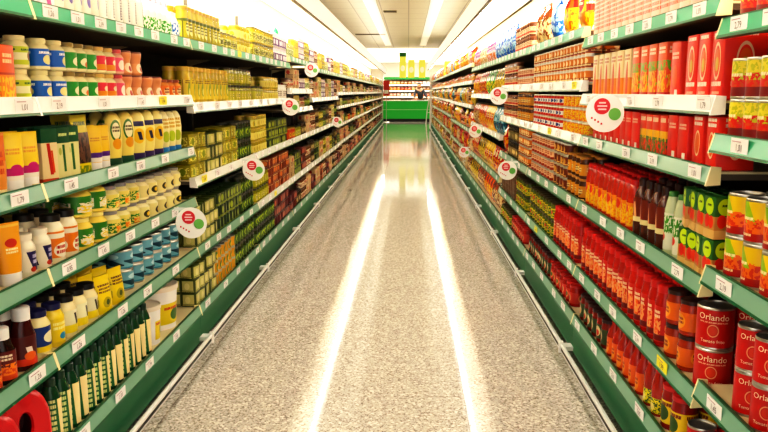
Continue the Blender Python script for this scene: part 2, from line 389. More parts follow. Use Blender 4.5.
K('pink_packet', 'carton', 'carton', 'white packet with magenta swirl', .09, .04, .16, carton(.09, .04, .16, P('pink packet print', 'f7eef0', [('d', 0, .3, .3, .2, 'd03a9a', .8), ('e', .3, .75, .4, .12, 'e87ab8')], hw=.045, z1=.16, mode='box')))
K('green_foot', 'dressing_bottle', 'bottle', 'white bottle with leafy green foot and pink cap', .055, .055, .15, bottle(.055, .15, white, P('leaf foot print', 'f4f4ea', [('f', 0, .3, 1, .34, '3a9a2a')], z0=.01, z1=.1), mat('pink cap', 'e59aa8', .4), lz=(.04, .6)))
K('white_sack', 'pouch', 'bag', 'white pouch with blue splash', .08, .05, .12, pouch(.08, .12, P('white sack print', 'f1f3f6', [('f', 0, .4, .9, .24, '2a66b8')], hw=.04, z1=.12, mode='box')))
oliveg = lambda n, c: mat(n, c, .2, vary=.2)
def oil(key, look, w, h, body, base, shapes, lid, lz=(.14, .66), nm='preserve_jar'):
    K(key, nm, 'jar', look, w, w, h, jar(w, h, oliveg(key+' glass', body), jarmat(key, base, shapes, h, lz), mat(key+' lid', lid, .35), lz=lz, shoulder=.9, lidh=.1))
oil('oil_tall', 'tall jar of pale yellow peppers', .058, .165, 'b9a82c', 'a9a22a', [('e', 0, .45, .6, .36, 'f0ea9a'), ('t', 0, .5, .5, .25, '2f4a10', 3), ('r', 0, .92, 1, .08, '4a5a18'), ('r', .9, .5, .12, .5, '5a5a14')], 'a8862a', nm='pepper_jar')
oil('oil_yellow', 'tall golden jar with green label', .064, .18, 'd0b428', 'e6cf4a', [('e', .1, .5, .45, .36, '8aa02a'), ('e', .1, .4, .25, .18, 'f4e88a'), ('t', 0, .88, .7, .1, '7a5a14', 2), ('r', .93, .5, .09, .5, 'a08018')], 'd8b23c', nm='golden_pepper_jar')
oil('oil_short', 'short yellow jar with olive lid', .066, .10, 'b8a42c', 'e4da7a', [('f', 0, .5, 1, .45, '6a7a20'), ('t', 0, .5, .6, .2, '4a3a14', 2), ('r', .93, .5, .09, .5, '7a6a18')], '6a6424', nm='corn_jar')
oil('olive_mix', 'short jar of green olives with dark lid', .068, .10, '8a8a1c', 'b9b32a', [('e', 0, .5, .45, .35, 'eadf8a'), ('t', 0, .5, .35, .2, '3a4a14', 2)], '3c3a18', nm='olive_jar')
oil('olive_gold', 'jar of golden olives with cream label', .07, .085, 'b0a024', 'e9dc7a', [('e', 0, .45, .45, .4, 'c8b020'), ('e', .2, .35, .2, .2, '5a7a1c')], 'c4a93c', nm='stuffed_olive_jar')
oil('asparagus', 'tall jar of green asparagus with dark label', .062, .17, 'a3a83a', '3a4a1a', [('e', 0, .5, .5, .3, 'd9d08a')], '7a6a2a', nm='asparagus_jar')
oil('green_can', 'dark green jar with lime label', .066, .115, '2f3a12', '4a6a1c', [('e', 0, .55, .5, .32, 'b8cc3a'), ('e', 0, .5, .25, .2, '2a4a14')], '4a4a3c', nm='gherkin_jar')
oil('dark_jar', 'dark brown jar with cream label', .07, .12, '3a2a14', '6a5a2a', [('e', 0, .5, .4, .3, 'd9c48a')], '2a2014', nm='preserve_jar')
oil('brown_cream', 'brown jar with cream shoulder label', .07, .10, '7a4a24', 'efe2c0', [('f', 0, .4, 1, .3, '8a4a1c'), ('e', 0, .7, .4, .2, 'b02a1c')], '5a3a1c', nm='bean_jar')
oil('red_pepper', 'jar of red peppers with golden lid', .07, .10, 'c23a14', 'd8571c', [('e', 0, .5, .5, .35, 'f0c83a'), ('t', 0, .5, .4, .2, '7a1c0c', 2)], 'b98a2a', nm='red_pepper_jar')
oil('purple_box', 'white jar with violet label', .068, .11, 'e9e2da', '6a4a7a', [('r', 0, .5, .5, .3, 'f2ecf0')], 'd9ccd8', nm='onion_jar')
oil('artichoke', 'jar of pale artichokes', .072, .12, 'c8c27a', 'e8e2b0', [('f', 0, .5, 1, .4, '6a8a3a')], 'c9b45a', nm='artichoke_jar')
def sq(key, look, w, h, base, shapes, nm='carton'):
    K(key, nm, 'carton', look, w, w, h, carton(w, w, h, P(key+' print', base, shapes, hw=w/2, z1=h, mode='box'), False))
sq('olive_box', 'small dark green box with yellow olive window', .075, .066, '4d5a16', [('r', 0, .55, .74, .36, 'cfca7e'), ('e', .1, .5, .35, .25, 'e4dc9a'), ('t', 0, .1, .8, .06, 'c9c070', 1)], nm='olive_tin_box')
sq('lime_box', 'small yellow box with lime picture', .075, .07, 'a39a22', [('f', 0, .5, .8, .3, 'f3ea7a'), ('e', .1, .5, .4, .25, '8a9a1c')], nm='lime_box')
sq('green_box', 'small forest green box with pale badge', .07, .066, '26400f', [('e', 0, .55, .5, .3, 'a8b83a'), ('r', 0, .1, 1, .1, '8a9a2a')], nm='tea_box')
sq('rust_box', 'small rust coloured box with orange picture', .07, .062, '8a3a18', [('e', 0, .5, .6, .3, 'e88a3a'), ('t', 0, .85, .8, .08, 'f4d08a', 1)], nm='spice_box')
sq('wine_box', 'small wine red box', .07, .07, '6a1c1c', [('e', 0, .5, .45, .3, 'c86a4a'), ('r', 0, .1, 1, .1, '3a120c')], nm='stock_cube_box')
sq('beige_box', 'small beige box with red corner', .08, .09, 'd9b98a', [('e', .3, .7, .4, .2, 'c23a24'), ('t', 0, .3, .8, .2, '7a5a3a', 3)], nm='biscuit_box')
K('corn_can', 'food_can', 'can', 'orange yellow can with green picture', .07, .07, .066, can(.07, .066, P('corn print', 'dca01c', [('e', 0, .5, .45, .4, '4a7a24'), ('e', .1, .4, .25, .25, 'f2d23a')], z0=.005, z1=.06)))
K('blue_can', 'food_can', 'can', 'light blue fish can with dark wave', .095, .095, .078, can(.095, .078, P('blue print', '7fb8c6', [('d', 0, .35, .7, .16, '1c4a5a', .8), ('e', .1, .7, .5, .14, 'c9ecf0'), ('r', 0, .06, 1, .06, '4a9ab0')], z0=.005, z1=.073)))
K('ketchup', 'sauce_bottle', 'bottle', 'dark barbecue sauce bottle with white cap', .066, .05, .15, bottle(.066, .15, glass_dark, P('bbq print', '6a1810', [('r', 0, .2, 1, .22, 'd8501c'), ('f', 0, .35, .9, .2, 'f08a30'), ('t', 0, .75, .6, .12, 'f4e4c8', 2)], z0=.015, z1=.09, rep=2), white, neck=.6, wide=.62, caph=.2, shoulder=.55, lz=(.08, .6), d=.052))
K('ketchup_tall', 'sauce_bottle', 'bottle', 'tall brown sauce bottle with white cap and red foot', .07, .05, .175, bottle(.07, .175, mat('brown sauce', '4a0f0a', .15), P('brown sauce print', '5a120c', [('d', .2, .4, .2, .2, 'f0e0d0', .5), ('r', 0, .1, 1, .12, 'e0441c'), ('e', .2, .3, .4, .14, 'e8702a')], z0=.015, z1=.1, rep=2), white, neck=.62, wide=.68, caph=.2, shoulder=.55, lz=(.08, .55), d=.055))
K('yellow_bag', 'pouch', 'bag', 'yellow pouch with brown lettering', .078, .05, .13, pouch(.078, .13, P('yellow bag print', 'f4d81a', [('t', 0, .65, .7, .12, '6a4a1c', 3), ('e', 0, .3, .5, .14, 'b8a81c'), ('e', .1, .3, .2, .08, '4a5a1c')], hw=.04, z1=.13, mode='box')))
dg = mat('dark green glass', '0b4a24', .2)
K('green_bottle', 'sauce_bottle', 'bottle', 'dark green bottle with slanted cream label', .06, .06, .205, bottle(.06, .205, dg, P('slant print', '1c6a34', [('d', .15, .5, .5, .6, 'f7e4a8', .2), ('t', -.75, .5, .22, .5, 'dbe4a0', 8)], z0=.01, z1=.145, rep=2), mat('green screw cap', '0a3d20', .35), lz=(.06, .7), shoulder=.66, neck=.5, wide=.56, caph=.12))
K('bucket_small', 'bucket', 'bucket', 'smaller white food bucket with yellow label', .14, .14, .165, bucket(.14, .165, white, P('bucket small print', 'ecd21a', [('e', .2, .5, .5, .3, '4a7a2a'), ('t', 0, .8, .8, .1, 'c8401c', 1)], hw=.05, z0=.02, z1=.1, mode='box'), mat('bucket lid', 'efe3cc', .4)))
K('bucket', 'bucket', 'bucket', 'large white food bucket with yellow label', .2, .2, .195, bucket(.2, .195, white, P('bucket print', 'ecd21a', [('e', .2, .5, .5, .3, '4a7a2a'), ('t', 0, .8, .8, .1, 'c8401c', 1)], hw=.06, z0=.02, z1=.11, mode='box'), mat('bucket lid', 'efe3cc', .4)))
K('jug', 'canister', 'canister', 'red plastic canister with moulded grip', .15, .13, .232, jug(.15, .13, .232, mat('red plastic', 'd3121a', .3), mat('dark red cap', '8a0a10', .35), white))
K('cream_jar', 'preserve_jar', 'jar', 'white jar with plain label', .08, .08, .12, jar(.08, .12, white, jarmat('plainw', 'f6eee0', [('t', 0, .5, .7, .3, '9a8a7a', 3)], .12, (.1, .7)), white))

# right hand row ------------------------------------------------------
RED = 'ee2a12'
def ctn(key, look, w, d, h, base, shapes):
    K(key, 'carton', 'carton', look, w, d, h, carton(w, d, h, P(key+' print', base, shapes, hw=w/2, z1=h, mode='box')))
ctn('pink_carton', 'pale pink carton with fine red lettering', .085, .075, .19, 'f4bfa8', [('t', 0, .55, .9, .4, 'e8604a', 9), ('r', 0, .04, 1, .05, 'e8503a')])
ctn('white_carton', 'white topped carton fading to orange with red spike', .085, .075, .175, 'f4d8a8', [('r', 0, .2, 1, .22, 'ee8a2a'), ('e', 0, .25, .35, .5, 'dd3a18'), ('t', 0, .82, .7, .07, 'c86a50', 2)])
ctn('veg_carton', 'orange carton with green vegetable picture', .08, .075, .175, 'ee5a18', [('f', 0, .42, .9, .26, '7ab82a'), ('f', .1, .3, .9, .2, 'f5b81c'), ('t', 0, .85, .7, .07, 'fbe0c0', 2), ('r', 0, .06, 1, .06, 'c4180e')])
ctn('oval_carton', 'red carton with pale oval window and white lettering', .082, .11, .178, RED, [('o', 0, .56, .55, .27, 'f4c8a0'), ('e', 0, .56, .38, .18, 'e8642a'), ('e', 0, .52, .25, .1, 'd8a83a'), ('t', 0, .92, .7, .04, 'ffe8d8', 1), ('t', 0, .22, .8, .05, 'ffe8d8', 1), ('t', 0, .1, .6, .03, 'ffb8a0', 1)])
ctn('oval_small', 'short red carton with orange oval and barcode side', .072, .1, .14, RED, [('o', 0, .45, .5, .25, 'ffd8b0'), ('e', 0, .45, .4, .2, 'ee6a1c'), ('t', 0, .86, .8, .1, 'fff0e0', 2)])
ctn('red_plain', 'plain red carton with small white print', .08, .1, .135, 'e6240f', [('t', 0, .75, .7, .07, 'f8c8b0', 2), ('r', .4, .12, .3, .09, 'f4ece0')])
ctn('red_tall', 'tall plain red carton with white print', .08, .1, .168, 'f0330f', [('t', 0, .75, .7, .07, 'f8c8b0', 2), ('e', 0, .4, .5, .2, 'f0602a'), ('r', .4, .1, .3, .07, 'f4ece0')])
ctn('band_carton', 'orange red carton with yellow band', .062, .06, .13, 'e8401a', [('r', 0, .5, 1, .12, 'f4b81c'), ('f', 0, .25, .9, .2, '4a7a2a'), ('t', 0, .85, .8, .08, 'ffe0c0', 1)])
ctn('tomato_carton', 'dark carton with tomatoes and green crest', .058, .058, .112, 'c48a48', [('r', 0, .78, 1, .24, '2a6a24'), ('e', 0, .76, .72, .2, 'c4e024'), ('t', 0, .78, .35, .04, '14401c', 1), ('e', -.3, .42, .42, .16, 'dd2412'), ('e', .4, .4, .4, .15, 'e23a18'), ('r', 0, .1, 1, .12, 'd8b070')])
def rb(key, look, w, h, body, base, shapes, cap, **kw):
    lz = kw.pop('lz', (.08, .55)); d = kw.pop('d', None); sg = kw.pop('nm', 'sauce_bottle')
    K(key, sg, 'bottle', look, w, d or w, h, bottle(w, h, mat(key+' glass', body, .18, vary=.15), P(key+' print', base, shapes, z0=h*lz[0], z1=h*lz[1]), mat(key+' cap', cap, .35), lz=lz, d=d, **kw))
rb('red_cap_bottle', 'orange bottle with red screw cap', .062, .185, 'c22a10', 'ee8a14', [('f', 0, .45, 1, .4, 'f5c01c'), ('e', 0, .75, .5, .2, 'dd3a12')], 'cc1410', neck=.7, wide=.72, shoulder=.66, caph=.1)
rb('brown_bottle', 'brown sauce bottle with curling pale stripe', .062, .2, '5a2410', '7a2a14', [('d', 0, .4, .2, .4, 'e8a87a', .9), ('r', 0, .1, 1, .1, 'e8d8a0')], '3a140a', neck=.5, wide=.52, shoulder=.62, lz=(.25, .68))
rb('green_white', 'slim white bottle with green neck and tomatoes', .05, .195, 'cfd8b0', 'e8e8d0', [('f', 0, .7, 1, .24, '4f9a2a'), ('e', 0, .35, .5, .12, 'd8381c')], '2f7a24', neck=.6, wide=.62, shoulder=.7, lz=(.08, .66))
rb('ketchup_red', 'red ketchup bottle with flat red cap', .066, .2, 'c01c0e', 'cc2410', [('e', 0, .4, .6, .35, 'f06a30'), ('f', 0, .4, .8, .3, 'f4a468'), ('t', 0, .75, .7, .12, 'f8d8b0', 2), ('r', 0, .12, 1, .08, '7a0c08')], 'd01a14', neck=.72, wide=.85, shoulder=.72, caph=.12, lz=(.08, .66))
rb('ketchup_orange', 'red sauce bottle with long neck and orange label', .062, .185, 'b02410', 'e8641a', [('e', 0, .4, .6, .4, 'f49a3a'), ('t', 0, .5, .5, .2, 'a81c10', 2)], 'cc1814', neck=.42, wide=.46, shoulder=.45, lz=(.06, .42))
rb('pesto_bottle', 'red bottle with green and yellow label', .062, .165, 'a8260f', '3a5a1c', [('f', 0, .5, 1, .5, 'f0dc2a'), ('e', 0, .4, .4, .25, 'f2e08a')], 'c8201a', neck=.66, wide=.7, shoulder=.62, lz=(.06, .36))
oil('dark_lid_orange', 'orange sauce jar with dark lid', .074, .105, 'a83210', 'e8701c', [('e', 0, .5, .55, .4, 'f5a03a'), ('t', 0, .5, .4, .2, '8a1c0c', 2)], '3a1a10', nm='sauce_jar')
oil('glossy_red', 'glossy red sauce jar with red lid', .072, .105, 'a8180c', 'c42a14', [('e', 0, .5, .5, .35, 'e88a5a'), ('e', 0, .5, .3, .2, '4a6a1c')], 'b8160f', nm='sauce_jar')
oil('green_label_red', 'red jar with green label and dark lid', .07, .12, '8a1c0c', '3a4a1c', [('e', 0, .5, .5, .35, 'd8c89a'), ('e', 0, .4, .3, .2, 'c8301c')], '3a120c', nm='sauce_jar')
oil('yellow_label_red', 'red jar with big yellow label', .078, .14, '9a1c10', 'f0cc14', [('e', 0, .45, .6, .35, '3a5a1c'), ('t', 0, .8, .8, .12, '7a1c10', 1)], 'c01a14', nm='sauce_jar')
oil('green_relish', 'jar of green relish with yellow label', .074, .10, '5a6a1c', 'e0c82a', [('f', 0, .5, 1, .4, '3a6a1c'), ('e', 0, .6, .35, .2, 'c8401c')], '4a3a18', nm='relish_jar')
oil('brown_gold', 'brown jar with golden band', .066, .10, '5a2c12', 'd8922a', [('e', 0, .5, .5, .3, '7a3a14'), ('t', 0, .5, .6, .2, 'f4dc9a', 2)], 'b8812a', nm='sauce_jar')
oil('cocoa_cream', 'brown jar with cream and red label', .068, .09, '6a3a1c', 'efcfa8', [('r', 0, .3, 1, .16, 'c83a20'), ('t', 0, .7, .8, .2, '8a4a24', 2)], '8a4a20', nm='sauce_jar')
K('orlando', 'tomato_can', 'can', 'red tomato can with cream lettering', .098, .098, .116,
  can(.098, .116, P('tomato can print', 'cf1a12', [('o', 0, .45, .2, .17, 'f0a87a'), ('e', 0, .45, .15, .12, 'e0401c'), ('t', 0, .66, .5, .03, 'f4b090', 1)], z0=.007, z1=.109, rep=2), [('Orlando', .0245, .090), ('Tomate frito', .0125, .024)], 28))
K('orlando_s', 'tomato_can', 'can', 'red tomato can with cream lettering', .078, .078, .11,
  can(.078, .11, P('small tomato can print', 'cc1810', [('o', 0, .45, .24, .17, 'f0a87a'), ('e', 0, .45, .16, .12, 'e0401c')], z0=.007, z1=.103, rep=2), [('Orlando', .0195, .086), ('Tomate frito', .011, .024)], 24))
K('fruit_can', 'food_can', 'can', 'tall can with yellow top and red fruit print', .086, .086, .106, can(.086, .106, P('fruit print', 'd83a10', [('r', 0, .8, 1, .25, 'eec81a'), ('d', .1, .75, .35, .3, '9cc024', .9), ('f', 0, .4, 1, .2, 'f0761c'), ('r', 0, .08, 1, .12, 'b0180c'), ('t', 0, .55, .6, .06, 'fff0c0', 1), ('t', 0, .14, .5, .05, 'f8d8b0', 1)], z0=.007, z1=.099)))
K('fruit_can_s', 'food_can', 'can', 'slim can with yellow top and dark red foot', .07, .07, .098, can(.07, .098, P('slim fruit print', 'd8500f', [('r', 0, .75, 1, .3, 'c8c81a'), ('f', 0, .8, 1, .2, 'f2e04a'), ('f', 0, .45, 1, .2, 'e0281c'), ('r', 0, .12, 1, .14, '8a160c'), ('t', 0, .58, .6, .07, 'fff0c0', 1)], z0=.007, z1=.091)))
K('bean_tin', 'food_can', 'can', 'small amber tin with brown band', .075, .075, .062, can(.075, .062, P('bean print', 'd87a24', [('r', 0, .25, 1, .16, '8a3212'), ('e', 0, .62, .4, .24, 'f4d09a'), ('t', 0, .25, .8, .1, 'f4d8a0', 1)], z0=.005, z1=.057)))
K('pink_tin', 'food_can', 'can', 'small tin with pale pink label', .075, .075, .058, can(.075, .058, P('pink tin print', 'e8b894', [('r', 0, .2, 1, .14, 'a83a20'), ('t', 0, .65, .8, .2, 'a85a3a', 2)], z0=.005, z1=.053)))
K('choc_tin', 'food_can', 'can', 'small tin with brown and gold label', .075, .075, .058, can(.075, .058, P('brown tin print', '7a3218', [('e', 0, .5, .4, .34, 'dba24a'), ('t', 0, .15, .8, .1, 'f0c87a', 1)], z0=.005, z1=.053)))
K('blue_tin', 'food_can', 'can', 'red tin with white and blue band', .075, .075, .062, can(.075, .062, P('blue tin print', 'cc2414', [('r', 0, .5, 1, .2, 'f0ece8'), ('e', 0, .5, .45, .18, '24408a')], z0=.005, z1=.057)))
K('yellow_tin', 'food_can', 'can', 'orange tin with yellow picture', .075, .075, .062, can(.075, .062, P('yellow tin print', 'e8701c', [('f', 0, .5, 1, .4, 'f4c82a')], z0=.005, z1=.057)))
K('flat_tin', 'food_can', 'can', 'flat brown tin', .09, .09, .04, tin(.09, .04, mat('brown tin', '7a5a3c', .3, .3, vary=.2)))
def bag(key, look, base, shapes, w=.17, h=.235, cat='bag'):
    K(key, 'snack_bag', cat, look, w, .07, h, snack(w, h, P(key+' print', base, shapes, hw=w/2, z1=h, mode='box', rough=.22), .075))
bag('bag_yellow', 'yellow snack bag with red flash', 'f2c414', [('e', 0, .55, .6, .2, 'd8281a'), ('f', 0, .25, .9, .14, 'f08a1c'), ('t', 0, .57, .5, .08, 'fff4d0', 2)])
bag('bag_orange', 'orange snack bag with yellow picture', 'e8641a', [('f', 0, .35, .9, .24, 'f4c02a'), ('e', 0, .72, .6, .12, 'b81c14')])
bag('bag_green', 'green snack bag with yellow picture', '2f9a2c', [('f', 0, .35, .8, .2, 'f0d83a'), ('e', 0, .7, .55, .12, 'f4f0e0')])
bag('bag_blue', 'bright blue snack bag with white splash', '1f62c8', [('f', 0, .5, .9, .3, '9ad0f0'), ('e', 0, .7, .5, .12, 'ffffff')])
bag('bag_teal', 'teal snack bag with pale blue picture', '1f7a94', [('f', 0, .5, .9, .35, 'a8dce4'), ('f', 0, .3, .7, .14, '123a5a')])
bag('bag_red', 'red snack bag with gold picture', 'c01c18', [('f', 0, .35, .8, .2, 'e89a2a'), ('e', 0, .72, .6, .12, 'f4e0b0')])
bag('bag_brown', 'brown snack bag with cream picture', '8a4a24', [('f', 0, .4, .9, .28, 'e8c890'), ('e', 0, .75, .5, .1, 'c83a20')])
bag('bag_pink', 'pale pink snack bag with purple letters', 'f0c8d0', [('t', 0, .6, .8, .2, '8a3a9a', 2), ('f', 0, .25, .8, .16, 'e8803a')])
bag('bag_white', 'white snack bag with tan picture', 'f4ece0', [('f', 0, .4, .8, .25, 'd8a468'), ('t', 0, .75, .7, .08, 'a84a3a', 2)])
bag('bag_gold', 'olive gold snack bag', 'b8941c', [('f', 0, .4, .9, .3, 'e8cc4a'), ('e', 0, .7, .5, .12, '5a5a14')])

# meshes: separate parts for near copies, one joined mesh for far copies
MESH = {}
def kind_mesh(key, detail):
    if (key, detail) in MESH: return MESH[(key, detail)]
    k = KIND[key]
    if detail and len(k['parts']) > 1:
        r = [(n, p.mesh(f"{k['name']}_{n or 'body'}")) for n, p in k['parts']]
    else:
        j = MB()
        for n, p in k['parts']: j.add(p)
        r = [('', j.mesh(k['name']))]
    MESH[(key, detail)] = r
    return r

# ------------------------------------------------------------------ shelving
U0 = {'L': .57, 'R': .48}; UL = 1.52
NU = {'L': 20, 'R': 17}
def levels(side, u):
    if side == 'L':
        if u <= 1: return [1.51, 1.255, 1.02, .78, .535, .25]
        if u <= 3: return [1.51, 1.22, .87, .535, .25]
        if u == 4: return [1.57, 1.30, 1.13, .87, .535, .25]
        if u <= 6: return [1.53, 1.21, .87, .535, .25]
        return [1.53, 1.27, 1.07, .81, .545, .25]
    if u == 0: return [1.448, 1.166, .825, .514, .25]
    if u == 1: return [1.505, 1.26, 1.08, .787, .48, .25]
    if u <= 3: return [1.555, 1.32, 1.08, .787, .48, .25]
    if u <= 5: return [1.555, 1.25, .915, .56, .25]
    if u <= 8: return [1.62, 1.41, 1.115, .81, .52, .25]
    return [1.62, 1.4, 1.13, .86, .56, .25]
ORD = ['top', 'second', 'third', 'fourth', 'fifth', 'sixth']
BAYN = ['nearest', 'second', 'third', 'fourth', 'fifth', 'sixth', 'seventh', 'eighth', 'ninth', 'tenth', 'eleventh', 'twelfth', 'thirteenth', 'fourteenth', 'fifteenth', 'sixteenth', 'seventeenth', 'eighteenth', 'nineteenth', 'twentieth']
def ystart(side, u): return U0[side] + u*UL

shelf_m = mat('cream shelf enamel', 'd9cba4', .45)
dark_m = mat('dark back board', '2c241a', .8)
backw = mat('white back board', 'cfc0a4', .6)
lipg = mat('deep green lip', '065c34', .35)
railg = mat('sage green price strip', '7aa58e', .3)
railt = mat('teal price strip', '2f9c72', .28)
railw = mat('white price strip', 'e6e8de', .25)
plinthg = mat('dark green plinth', '06653a', .5)
cardw = mat('white card', 'f7f2ee', .5)
cardy = mat('yellow card', 'f4e61c', .5)
inkm = mat('ink', '4a3440', .6)

def tag_mesh(price, w, hgt, m):
    b = MB()
    b.box(-w/2, w/2, -.0015, 0, -hgt/2, hgt/2, m)
    if price:
        v, f = text_geo(price, hgt*.62)
        b.raw([(x, -.0022, y-hgt*.12) for x, y in v], f, inkm)
        b.box(-w*.42, w*.1, -.0021, -.0016, hgt*.26, hgt*.32, mat('pale ink', 'b8909a', .6))
    return b.mesh('price_tag', False)
PR = ['1,01', '1,26', '2,79', '2,19', '0,95', '1,45', '2,05', '1,79']
TAGS = {p: tag_mesh(p, .092, .036, cardw) for p in PR}
TAGY = tag_mesh('1,99', .092, .036, cardy)
TAGF = tag_mesh(None, .092, .036, cardw)
SM = {}
def shelf_mesh(z, deck):
    k = ('s', z, deck)
    if k not in SM:
        b = MB(); zt = z-.012
        b.box(-.45, -.012, .004, UL-.004, zt-.006, zt, shelf_m)
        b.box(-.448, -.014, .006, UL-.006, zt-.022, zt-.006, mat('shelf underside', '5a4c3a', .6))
        if not deck:
            for y in (.02, UL-.032): b.prism([(-.44, zt-.022), (-.3, zt-.022), (-.44, zt-.06)], y, y+.012, shelf_m)
        SM[k] = b.mesh('shelf', False)
    return SM[k]
def rail_mesh(z, style):
    k = ('r', z, style)
    if k not in SM:
        b = MB()
        face = {'w': railw, 'g': railg, 't': railt}[style]
        b.prism([(-.014, z), (-.006, z+.001), (.006, z-.040), (-.002, z-.043)], .006, UL-.006, face)
        b.prism([(-.012, z-.041), (.007, z-.040), (.0085, z-.047), (-.010, z-.049)], .006, UL-.006, lipg)
        b.prism([(-.016, z+.0005), (-.005, z+.0025), (-.0045, z-.001), (-.016, z-.002)], .006, UL-.006, lipg if style != 'w' else railw)
        for y in (.0, UL-.007): b.prism([(-.03, z), (-.005, z+.002), (.009, z-.049), (-.03, z-.046)], y, y+.007, white if style == 'w' else cream)
        SM[k] = b.mesh('price_rail', False)
    return SM[k]
def plinth_mesh():
    if 'p' not in SM:
        b = MB()
        b.prism([(-.006, .20), (-.002, .2), (-.002, .075), (-.02, .07), (-.06, 0.0), (-.1, 0), (-.1, .2)], 0.002, UL-.002, plinthg)
        SM['p'] = b.mesh('plinth', False)
    return SM['p']
def bumper_mesh():
    if 'b' not in SM:
        b = MB(); dk = mat('black rubber', '1c1a18', .5)
        b.prism([(.040, .108), (.050, .109), (.054, .104), (.053, .094), (.040, .092)], 0, UL, chrome)
        b.prism([(.040, .092), (.050, .092), (.050, .076), (.040, .076)], 0, UL, dk)
        b.prism([(.040, .076), (.053, .076), (.051, .068), (.040, .068)], 0, UL, chrome)
        for y in (.0, UL-.03): b.box(-.004, .042, y, y+.03, .08, .1, chrome)
        b.box(.04, .0595, -.008, .008, .064, .119, white)
        SM['b'] = b.mesh('bumper_rail', False)
    return SM['b']
def back_meshes(topz):
    k = ('back', topz)
    if k not in SM:
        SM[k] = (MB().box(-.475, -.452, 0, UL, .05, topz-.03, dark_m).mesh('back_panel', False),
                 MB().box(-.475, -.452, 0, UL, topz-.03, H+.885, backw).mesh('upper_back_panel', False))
    return SM[k]
def upright_mesh():
    if 'u' not in SM:
        b = MB().box(-.45, -.425, -.02, .02, .0, 1.9, mat('grey upright', '6a665c', .4, .5))
        for i in range(30): b.box(-.4255, -.424, -.006, .006, .2+i*.055, .225+i*.055, black)
        SM['u'] = b.mesh('upright', False)
    return SM['u']

def unit(side, u):
    y = ystart(side, u)
    root = link('shelving_unit', None)
    if side == 'L': root.location = (-SX['L'], y, 0); ang = 0
    else: root.location = (SX['R'], y+UL, 0); root.rotation_euler = (0, 0, pi)
    nm = {'L': 'left', 'R': 'right'}[side]
    tag(root, f"green and cream supermarket shelving bay, {BAYN[u]} from the camera in the {nm} row", 'shelf', f'shelving bays of the {nm} row')
    lv = levels(side, u)
    link('plinth', plinth_mesh(), root); link('bumper_rail', bumper_mesh(), root)
    lo, up = back_meshes(lv[0]); link('back_panel', lo, root); link('upper_back_panel', up, root)
    link('upright', upright_mesh(), root)
    rng = random.Random(u*31+(side == 'R')*7)
    for i, z in enumerate(lv):
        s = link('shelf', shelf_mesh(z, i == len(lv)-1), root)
        if i == len(lv)-1 or (u <= 1 and i > 0): st = 'g'
        elif i == 0: st = 't'
        else: st = 'w'
        if side == 'R' and i >= 3: st = 'g'
        if side == 'L' and u == 2 and i >= 3: st = 'g'
        if side == 'L' and u <= 1 and i == 1: st = 'w'
        if side == 'R' and u <= 1 and i == 1: st = 'w' if u else 't'
        if side == 'R' and u == 0 and i == 2: st = 'g'
        link('price_rail', rail_mesh(z, st), s)
        near = u <= 3
        pitch = .22 if i == 0 else (.31 if near else .4)
        yy = .1 + rng.random()*.08
        while yy < UL-.06:
            m = TAGS[rng.choice(PR)] if near else TAGF
            if near and rng.random() < .05: m = TAGY
            t = link('price_tag', m, s, (.0035, yy, z-.0205), pi/2)
            t.rotation_euler = (math.radians(-16) if False else 0, 0, pi/2)
            yy += pitch*(.75+rng.random()*.5)
    return root
for side in 'LR':
    for u in range(NU[side]): unit(side, u)

# ------------------------------------------------------------------ stocking
USED = {}
NOBJ = 0
PLACED = []
def put(key, x, y, z, rz, label, group, detail):
    PLACED.append((key, x, y, z, rz, label, group, detail))
def stock_all():
    """link every product; past 300 of a kind the farthest ones become one object of that kind"""
    global NOBJ
    by = {}
    for p in PLACED: by.setdefault(KIND[p[0]]['name'], []).append(p)
    for name, ps in by.items():
        ps.sort(key=lambda p: p[2] + (.5 if abs(p[1]) > SX['L' if p[1] < 0 else 'R']+.09 else 0))
        for key, x, y, z, rz, label, group, detail in ps[:300]:
            k = KIND[key]; me = kind_mesh(key, detail)
            root = link(k['name'], me[0][1], None, (x, y, z), rz)
            root['label'] = label; root['category'] = k['cat']; root['group'] = group
            for n, m in me[1:]: link(n, m, root)
            NOBJ += len(me)
        rest = ps[300:]
        if not rest: continue
        big = MB(); big.ls = []; big.sf = []
        for key, x, y, z, rz, label, group, detail in rest:
            src = kind_mesh(key, False)[0][1]; c_, s_ = cos(rz), sin(rz); b0 = len(big.v)
            mm = [big.mi_(m) for m in src.materials]
            for v in src.vertices:
                q = v.co; big.v.append((x+q.x*c_-q.y*s_, y+q.x*s_+q.y*c_, z+q.z)); big.ls.append(tuple(q))
            for p in src.polygons:
                big.f.append(tuple(b0+i for i in p.vertices)); big.mi.append(mm[p.material_index]); big.sf.append(float(abs(p.normal.x) > .7))
        o = link(name, big.mesh(name+'_stock'))
        word = name.replace('_', ' ')
        tag(o, f"remaining {word} stock packed on the far shelves of both rows", KIND[rest[0][0]]['cat'], None, 'stuff')
        print(name, len(ps))

